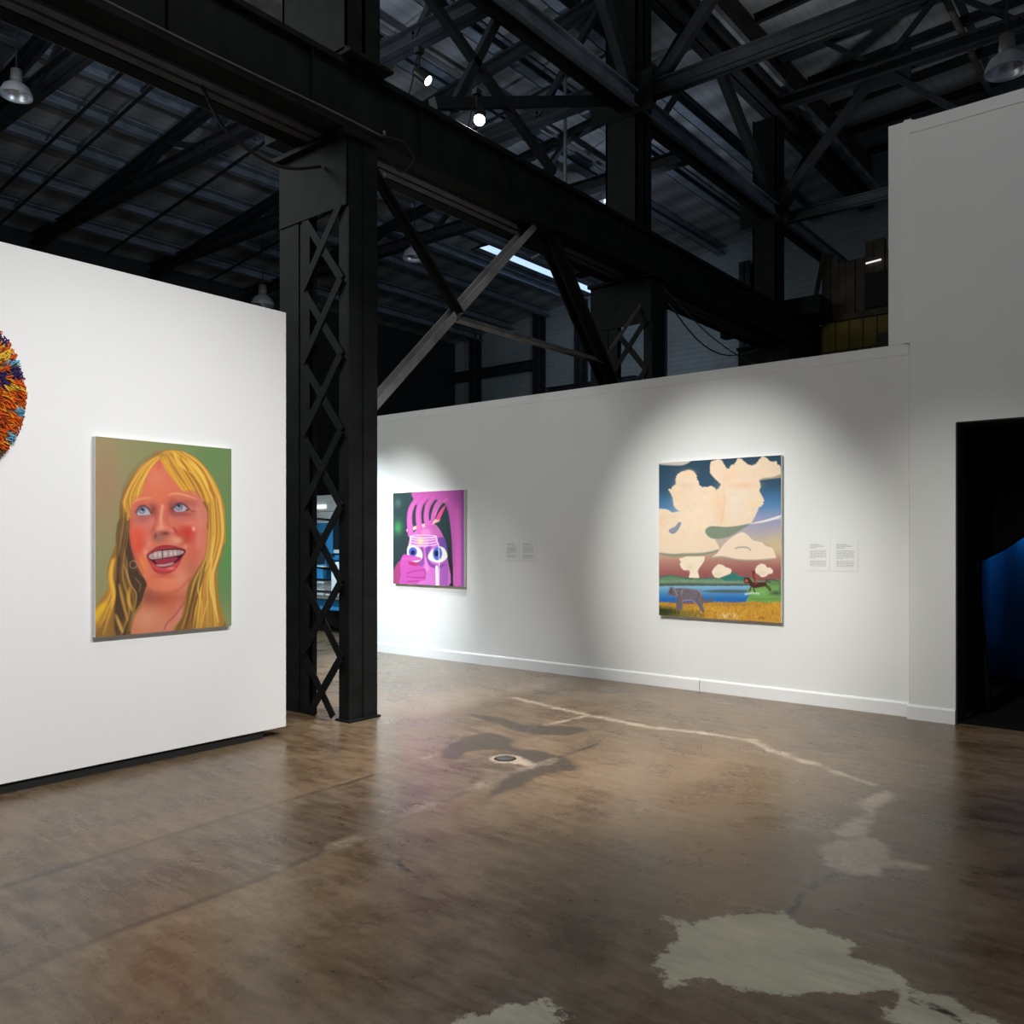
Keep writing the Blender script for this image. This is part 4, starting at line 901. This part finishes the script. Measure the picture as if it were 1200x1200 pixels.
canvas('pink_painting', (-8.37, BY, 1.02), 'painting of a pink hand pressing down on a wide-eyed pink head in a jar', on_back(8.4245, -9.062, -7.675, 1.025, 2.329), (-9.065, -7.672, 8.426, BY - .001, 1.022, 2.332), 'canvas_side_warm', paint_pink, 190, 200, .88, 'paint_matte')
canvas('cloud_painting', (-4.0, BY, .8), 'tall landscape painting of huge cream clouds over a lake with a grey cat', on_back(8.4245, -4.714, -3.308, .806, 2.518), (-4.717, -3.305, 8.426, BY - .001, .803, 2.521), 'canvas_side_warm', paint_cloud, 260, 340, .93, 'paint_matte')

# round yarn piece at the left edge of the view
t = thing('yarn_tondo', (LX, 1.69, 2.59), 'round shaggy textile of orange, yellow, blue and purple yarn on the left display wall', 'textile art')
RY = .61
bm_ = MB().lathe([(0, 0), (RY - .03, 0), (RY - .01, .02), (RY - .02, .035), (0, .04)], 64, Matrix.Translation((LX + .001, 1.69, 2.59)) @ Matrix.Rotation(PI / 2, 4, 'Y'))
M['yarn_base'] = mat('dark_yarn_backing', (.10, .06, .03), .95, var=.5, scale=30)
bm_.build('backing', 'yarn_base', t)
yc = {'orange': (.62, .10, .012), 'amber': (.72, .30, .02), 'yellow': (.80, .48, .05), 'rust': (.36, .06, .015), 'sky': (.12, .36, .52), 'navy': (.035, .022, .10), 'brown': (.14, .08, .035)}
for k_, c_ in yc.items(): M['yarn_' + k_] = mat('yarn_' + k_, c_, .95, var=.35, scale=60, bump=.5, spec=.1)
def zone(y, z):
    """yarn colour of a spot on the tondo; coordinates from its centre"""
    a = math.atan2(z, y); r = math.hypot(y, z) / RY; q = rng.random()
    for c_, y0, z0, ry, rz in (('sky', .459, .418, .03, .02), ('navy', .48, .345, .035, .03), ('yellow', .476, .254, .03, .045), ('sky', .541, .213, .05, .022), ('navy', .554, .149, .055, .036), ('navy', .472, .095, .03, .055), ('yellow', .533, .049, .05, .02), ('sky', .567, -.106, .03, .026), ('sky', .515, -.275, .022, .04), ('brown', .467, -.394, .06, .035), ('rust', .463, -.175, .02, .05), ('amber', .50, -.02, .04, .015)):
        if ((y - y0) / ry) ** 2 + ((z - z0) / rz) ** 2 < .9 + .4 * q: return c_
    if y < .2: return ('orange', 'navy', 'amber', 'sky', 'orange')[int((a * 3 + r * 7) % 5)]
    return 'orange' if q < .74 else ('amber' if q < .86 else ('rust' if q < .96 else 'yellow'))
ym = {k_: MB() for k_ in yc}
for i in range(5200):
    th = rng.uniform(0, 2 * PI); r = RY * math.sqrt(rng.random()) * .985
    y, z = r * math.cos(th), r * math.sin(th)
    if y < .3 and rng.random() < .6: continue
    c_ = zone(y, z); L_ = rng.uniform(.04, .10); an = .35 * math.sin(5 * z) + rng.normal(0, .35) + (.5 if z > .1 else -.5)
    dy, dz = math.cos(an) * L_ / 2, math.sin(an) * L_ / 2; h = rng.uniform(.036, .052); pts = []
    for s in (-1, -.4, .4, 1):
        py, pz = y + dy * s, z + dz * s + rng.normal(0, .003); rr = math.hypot(py, pz); k = min(1, RY * rng.uniform(.985, 1.01) / max(rr, 1e-6))
        pts.append((LX + (h if abs(s) < .9 else .026), 1.69 + py * k, 2.59 + pz * k))
    ym[c_].tube(pts, rng.uniform(.0032, .0055), 5)
for k_, b_ in ym.items():
    if b_.v:
        o = b_.build('yarn', 'yarn_' + k_, t, smooth=True); o['label'] = k_.replace('sky', 'light blue').replace('navy', 'dark purple') + ' yarn strands'; o['kind'] = 'stuff'

# wall texts: thin clear panels with rows of small grey print
def txt_mat():
    m, nt, b = new_mat('printed_wall_text'); L = nt.links.new
    a = N(nt, 'ShaderNodeAttribute', attribute_name='paint'); L(a.outputs['Color'], b.inputs['Base Color']); b.inputs['Roughness'].default_value = .6; return m
M['label'] = mat('pale_label_card', (.69, .705, .69), .6, var=.01); M['ink'] = mat('grey_print', (.42, .42, .42), .7, var=.1)
def wall_text(x0, x1, z0, z1, label, head):
    t = thing('wall_text', ((x0 + x1) / 2, BY, z0), label, 'wall text')
    MB().box(x0, x1, BY - .003, BY - .0005, z0, z1).build('card', 'label', t)
    m = MB(); w = x1 - x0; z = z1 - .035; r = random.Random(int(abs(x0) * 1000))
    def row(z, xe, h):
        x = x0 + .035
        while x < xe:
            k = r.uniform(.008, .03); m.box(x, min(x + k, xe), BY - .0042, BY - .0031, z - h, z); x += k + .006
    for k in range(head): row(z, x0 + .035 + w * (.42, .6, .3)[k], .008); z -= .016
    m.build('heading', 'ink', t); z -= .014
    for para in (7, 8):
        m = MB()
        for k in range(para):
            if z < z0 + .04: break
            row(z, x1 - .035 - (w * r.uniform(.25, .5) if k == para - 1 else w * r.uniform(0, .05)), .0055); z -= .0125
        z -= .014
        if m.v: m.build('paragraph', 'ink', t)
    return t
wall_text(-6.995, -6.765, 1.385, 1.642, 'small wall text card nearest the right edge of the pink painting', 2)
wall_text(-6.735, -6.49, 1.385, 1.645, 'small wall text card second from the pink painting', 2)
wall_text(-3.062, -2.83, 1.345, 1.645, 'small wall text card nearest the right edge of the cloud painting', 3)
wall_text(-2.80, -2.56, 1.345, 1.645, 'small wall text card second from the cloud painting, nearest the doorway', 3)

# ================================================================== LAMPS
def aim(mb_axis_from, to): return (Vector(to) - Vector(mb_axis_from)).to_track_quat('Z', 'Y').to_matrix().to_4x4()
def track_spot(loc, to, label, lens='lamp_on', s=1.):
    t = thing('track_spotlight', loc, label, 'spotlight', 'spotlights clamped over the crane girder')
    T = Matrix.Translation(loc) @ aim(loc, to)
    MB().lathe([(0, -.16 * s), (.05 * s, -.155 * s), (.06 * s, -.1 * s), (.062 * s, .10 * s), (.072 * s, .12 * s), (.072 * s, .14 * s), (.064 * s, .14 * s), (.06 * s, .11 * s)], 20, T).build('housing', 'lamp_body', t, 0, True)
    MB().lathe([(0, .125 * s), (.03 * s, .122 * s), (.06 * s, .112 * s)], 20, T).build('lens', lens, t, 0, True)
    x, y, z = loc
    MB().tube([(x, y, z + .05), (x - .05, y, z + .12), (x - .05, y, z + .26)], .012).box(x - .085, x - .015, y - .04, y + .04, z + .25, z + .31).build('clamp', 'lamp_body', t)
    MB().tube([(x - .05, y, z + .27), (x - .14, y + .03, z + .18), (x - .18, y + .03, z + .02), (x - .22, y + .02, z - .1)], .008, 6).build('power_cord', 'rubber', t)
    return t
track_spot((-6.12, 6.98, 6.30), (-3.2, 3.0, 1.5), 'brightly lit spotlight above the middle of the crane girder')
track_spot((-6.25, 6.22, 6.46), (-2.0, 6.9, 2.6), 'small side-on spotlight left of the bright one, by the brown duct', s=.8)
def dome(loc, label, s=1., top=None):
    t = thing('high_bay_lamp', loc, label, 'lamp', 'unlit dome lamps under the roof')
    T = Matrix.Translation(loc)
    MB().lathe([(.24 * s, 0), (.235 * s, .05 * s), (.19 * s, .15 * s), (.10 * s, .22 * s), (.07 * s, .24 * s), (.06 * s, .235 * s), (.18 * s, .14 * s), (.225 * s, .05 * s), (.23 * s, 0), (.24 * s, 0)], 28, T).build('reflector', 'dome', t, 0, True)
    MB().lathe([(0, .44 * s), (.08 * s, .43 * s), (.09 * s, .26 * s), (.07 * s, .23 * s), (0, .23 * s)], 20, T).build('ballast', 'steel_grey', t, 0, True)
    x, y, z = loc; MB().tube([(x, y, z + .43 * s), (x, y, top or z + 1.0)], .012, 6).build('rod', 'steel_dim', t)
    return t
dome((-12.6, 4.72, 7.74), 'silver dome lamp at the top left above the display wall', .85, AZ(-12.6))
dome((-1.93, 12.55, 7.72), 'grey dome lamp at the top right above the tall wall', 1.1, NZ(-1.9))
dome((-9.2, 14.4, 8.4), 'small dome lamp just left of the middle upper column', 1.1, AZ(-9.2))
dome((-13.2, 12.9, 7.75), 'dim dome lamp under the aisle roof left of the pale brace', 1.1, AZ(-13.2))
dome((-16.6, 11.4, 7.0), 'faint dome lamp just above the top corner of the display wall', 1.1, AZ(-16.6))

# cables and hooks round the near column head
def cable(name, pts, r, m, label, cat='cable'):
    o = MB().tube([tuple(q) for q in smooth3(pts)], r, 6).build(name, m, None, 0, True); return tag(o, label, cat)
def smooth3(pts):
    p = np.asarray(pts, float); out = []
    for i in range(len(p) - 1):
        a, b, c, d = p[max(i - 1, 0)], p[i], p[i + 1], p[min(i + 2, len(p) - 1)]
        for j in range(6):
            t_ = j / 6; out.append(.5 * (2 * b + (c - a) * t_ + (2 * a - 5 * b + 4 * c - d) * t_ ** 2 + (3 * b - a - 3 * c + d) * t_ ** 3))
    out.append(p[-1]); return out
cable('hanging_cable', [(-6.3, 3.75, 5.35), (-6.3, 4.0, 5.05), (-6.3, 4.5, 4.95), (-6.3, 4.95, 5.1)], .014, 'rubber', 'dark cable sagging under the girder left of the near column')
cable('draped_wire', [(-5.92, 2.4, 5.42), (-5.92, 3.6, 5.41), (-5.91, 4.7, 5.42), (-5.9, 5.35, 5.41)], .007, 'pipe', 'thin pale wire along the lower edge of the girder')
cable('looped_wire', [(-5.9, 5.35, 5.41), (-5.9, 5.6, 5.45), (-5.9, 5.75, 5.34), (-5.9, 5.6, 5.16), (-5.9, 5.45, 5.2)], .008, 'rubber', 'small black wire loop at the head of the near column')
cable('sagging_wire', [(-6.0, 11.0, 5.1), (-6.0, 12.0, 4.72), (-6.0, 13.0, 4.68), (-6.0, 14.2, 4.98)], .012, 'pipe', 'thin wire sagging below the girder right of the second column')
cable('sagging_wire', [(-6.02, 10.9, 5.3), (-6.02, 12.6, 4.86), (-6.02, 14.6, 4.7), (-6.02, 16.0, 4.9)], .010, 'pipe', 'longer lower wire sagging below the girder towards the cabin')
for p_, lab in (((-5.93, 5.40, 5.46), 'small pale insulator at the top of the near column'), ((-5.95, 5.42, 5.08), 'small yellowish insulator just below the girder on the near column')):
    o = MB().lathe([(0, .03), (.012, .028), (.017, .012), (.012, .0), (.017, -.012), (0, -.02)], 12, Matrix.Translation(p_)).build('insulator', 'steel_grey', None, 0, True); tag(o, lab, 'insulator')

# floor drain
t = thing('floor_drain', (-4.067, 4.925, 0), 'small round iron floor drain in the stained concrete', 'drain')
MB().lathe([(0, .003), (.075, .004), (.085, .002), (.085, 0)], 28, Matrix.Translation((-4.067, 4.925, 0))).build('frame_ring', 'drain', t)
m = MB()
for k in range(-3, 4): m.box(-4.067 + k * .02 - .005, -4.067 + k * .02 + .005, 4.925 - math.sqrt(.07 ** 2 - (k * .02) ** 2), 4.925 + math.sqrt(.07 ** 2 - (k * .02) ** 2), .004, .008)
m.build('grate', 'steel_grey', t)

# ================================================================== TRUCK beyond the column
TX, TY = -11.55, 9.45
t = thing('truck', (TX, TY + 1.5, 0), 'blue and white truck-like vehicle glimpsed through the lattice column', 'truck')
MB().box(TX - 1.2, TX + 1.0, TY, TY + 3.4, .55, 2.32).build('cab_body', 'blue_panel', t, .03)
MB().box(TX - 1.22, TX + 1.02, TY - .03, TY + 3.4, 2.14, 2.44).build('roof_band', 'white_panel', t, .03)
MB().box(TX - .55, TX + .62, TY - .03, TY - .002, 1.42, 2.14).build('window_frame', 'white_panel', t, .012)
f_ = MB().box(TX - .1, TX + .20, TY - .045, TY - .032, 1.5, 2.08).box(TX + .27, TX + .40, TY - .045, TY - .032, 1.6, 2.08); f_.build('window_pane', 'glass_dark', t)
MB().box(TX - .55, TX - .08, TY - .05, TY - .032, 1.42, 1.95).build('blue_stripe', 'blue_panel', t); MB().box(TX + .46, TX + .62, TY - .05, TY - .032, 1.42, 1.95).build('blue_stripe', 'blue_panel', t)
mr = MB().tube([(TX - .16, TY - .06, 2.0), (TX - .22, TY - .3, 2.02), (TX - .20, TY - .38, 1.8), (TX - .2, TY - .38, 1.2), (TX - .12, TY - .2, 1.16), (TX - .12, TY - .05, 1.16)], .022).build('mirror_bracket', 'rubber', t)
MB().box(TX - .16, TX + .12, TY - .42, TY - .36, 1.24, 1.78).build('mirror', 'glass_dark', t, .02)
MB().box(TX - 1.2, TX + 1.0, TY - .06, TY - .002, .62, 1.2).build('front_panel', 'white_panel', t, .02)
MB().box(TX + .18, TX + .62, TY - .3, TY - .06, .72, 1.28).build('side_box', 'white_panel', t, .02)
MB().box(TX - 1.2, TX - .02, TY - .075, TY - .061, .98, 1.16).build('blue_stripe', 'blue_panel', t)
m = MB()
for z in (.76, .96): m.tube([(TX - 1.1, TY - .14, z), (TX + .16, TY - .14, z)], .028)
m.build('bumper_bar', 'chrome', t)
MB().box(TX - 1.2, TX + 1.0, TY, TY + 3.4, .42, .6).build('skirt', 'blue_panel', t, .02)
for x, y in ((TX - .42, TY + .55), (TX + .8, TY + .55)):
    w = MB().lathe([(0, -.12), (.22, -.12), (.36, -.10), (.39, -.05), (.39, .05), (.36, .10), (.22, .12), (0, .12)], 28, Matrix.Translation((x, y, .39)) @ Matrix.Rotation(PI / 2, 4, 'Y')).build('wheel', 'rubber', t, 0, True)
    MB().lathe([(0, .13), (.16, .13), (.19, .115), (0, .115)], 20, Matrix.Translation((x, y, .39)) @ Matrix.Rotation(PI / 2, 4, 'Y')).build('hub', 'chrome', w, 0, True)
MB().box(TX - .55, TX - .28, TY - .07, TY - .031, 2.2, 2.27).build('marker_lamp', 'tube', t)

# ================================================================== DARK ROOM behind the doorway
o = MB().box(DX0 + .02, 3.4, WY + .06, 11.5, .001, .006).build('floor_mat', 'curtain'); tag(o, 'black floor covering inside the dark doorway', 'mat')
structure('wall_room', MB().box(-2.05, 3.45, 11.6, 11.7, 0, 3.6).box(-2.1, -2.03, BY + .26, 11.7, 0, 3.6).box(3.42, 3.5, BY + .26, 11.7, 0, 3.6), 'black', 'black walls of the dark room')
structure('ceiling_room', MB().box(-2.1, 3.5, BY + .26, 11.7, 3.6, 3.66), 'black', 'black ceiling of the dark room')
def drape(name, left, right, z0f, z1, y0, label, folds, n=70, mz=24):
    vs = []; fs = []
    for i in range(n + 1):
        u = i / n
        for j in range(mz + 1):
            v = j / mz; zt = z1; zb = z0f(u); z = zb + (zt - zb) * v
            x = left(v) + (right(v) - left(v)) * u
            vs.append((x, y0 + .04 * math.sin(u * folds * 2 * PI) * (1 - .3 * v) + .012 * math.sin(u * folds * 5 + v * 3), z))
    for i in range(n):
        for j in range(mz): a = i * (mz + 1) + j; fs.append((a, a + mz + 1, a + mz + 2, a + 1))
    m = MB(); m.add(vs, fs); o = m.build(name, 'curtain', None, 0, True)
    sd = o.modifiers.new('cloth_thickness', 'SOLIDIFY'); sd.thickness = .006
    return tag(o, label, 'curtain')
drape('side_drape', lambda v: -2.0, lambda v: -1.53 - .17 * min(1, v / .52) ** 1.2, lambda u: .01, 3.3, 9.15, 'black drape hanging at the left inside the doorway', 5)
drape('swag_drape', lambda v: -2.0, lambda v: .9, lambda u: 1.43 + (.36 * max(0, (u * 2.9 - .30)) / .42) ** 1.25 * .95 if u * 2.9 < 1.6 else 1.43 + 1.3, 3.3, 9.42, 'black swagged drape across the top of the doorway', 12, 120)
vs = MB(); vv_ = []; fv_ = []
for i in range(61):
    for j in range(9): vv_.append((-2.0 + i * .085, 11.3 + .06 * math.sin(i * .9), .05 + j * .4))
for i in range(60):
    for j in range(8): a = i * 9 + j; fv_.append((a, a + 9, a + 10, a + 1))
o = MB().add(vv_, fv_).build('blue_backdrop', 'bluewall', None, 0, True); o.modifiers.new('cloth_thickness', 'SOLIDIFY').thickness = .006
tag(o, 'blue-lit cloth backdrop deep inside the dark doorway', 'backdrop')

# ================================================================== LIGHT
def spot(loc, to, power, angle, blend, color=(1, 1, 1), r=.06):
    l = bpy.data.lights.new('spot', 'SPOT'); l.energy = power; l.spot_size = math.radians(angle); l.spot_blend = blend; l.color = color; l.shadow_soft_size = r
    o = bpy.data.objects.new('room_or_fill_spot', l); COL.objects.link(o); o.location = loc
    o.rotation_euler = (Vector(to) - Vector(loc)).to_track_quat('-Z', 'Y').to_euler(); return o
# wall washers for the left display wall
spot((1.0, 1.2, 6.9), (LX, 1.8, .5), 1750, 54, .9, (1, .987, .97))
spot((1.0, 4.9, 6.9), (LX, 3.5, .5), 1480, 47, .9, (1, .987, .97))
# one spot per painting on the back wall
spot((-8.9, 3.9, 5.2), (-8.95, BY, 1.38), 1950, 30, 1., (.97, .985, 1))
spot((-4.7, 3.0, 5.9), (-3.9, BY, 1.36), 2150, 31.5, 1., (1, .987, .955))
# softer spots on the doorway wall and the floor in front of the paintings
spot((-2.4, 2.6, 6.0), (-1.5, WY, .2), 950, 36, 1., (1, .98, .92))
spot((-4.2, 5.7, 7.4), (-4.2, 6.0, 0), 3500, 46, 1., (1, .95, .87))  # added downlight filling the floor, standing in for spill from the painting spots
spot((-7.8, 6.3, 7.4), (-7.5, 6.4, 0), 3800, 46, 1., (.98, .985, 1))  # second unseen floor fill, added to lift the far left concrete
# the visible lit spotlight
spot((-6.03, 6.86, 6.25), (-3.2, 3.0, 0), 260, 60, .6, (1, .97, .92), .05)
# unseen soft fill added high in the hall for ambient brightness
def area(loc, to, power, sx, sy, color):
    l = bpy.data.lights.new('area', 'AREA'); l.shape = 'RECTANGLE'; l.size = sx; l.size_y = sy; l.energy = power; l.color = color
    o = bpy.data.objects.new('fill_area', l); COL.objects.link(o); o.location = loc
    o.rotation_euler = (Vector(to) - Vector(loc)).to_track_quat('-Z', 'Y').to_euler(); return o
area((-2.0, 2.5, 8.6), (-2.8, 5.0, 0), 110, 3, 3, (1, .97, .91))
# unseen uplights added at girder height to brighten the roof decks
for y, p_ in ((5.7, 330), (9.4, 95), (14.0, 170)): spot((-7.6, y, 6.6), (-10.5, y + 1.0, 10), p_, 150, 1., (.72, .84, 1.), .1)
for y in (9.0, 14.0): spot((-5.2, y, 6.6), (-2.5, y, 11), 210, 140, 1., (.97, .97, .97), .1)
spot((-10.5, 15.5, 5.6), (-12.5, 21.5, 6.0), 260, 90, 1., (.72, .86, 1.), .1)  # unseen lamp added to brighten the distant end wall
area((-10.2, 1.4, 6.9), (-6.9, 8.4, 2.0), 215, 3, 3, (.98, 1, .99))  # unseen fill panel added to lift the left part of the back wall
# work light over the truck, blue lamp in the dark room
spot((-11.0, 6.4, 5.2), (-10.4, 8.0, .2), 1700, 66, .7, (.70, .90, 1.0))
spot((-1.45, 11.05, 2.12), (-1.62, 11.3, 1.72), 15, 66, 1., (.12, .60, 1.0))

w = bpy.data.worlds.new('world'); S.world = w; w.use_nodes = True
bg = w.node_tree.nodes['Background']; bg.inputs['Color'].default_value = (.62, .78, 1, 1); bg.inputs['Strength'].default_value = .12

S.view_settings.view_transform = 'Standard'; S.view_settings.look = 'None'
S.view_settings.exposure = 0.; S.view_settings.gamma = 1.; S.view_settings.use_curve_mapping = False
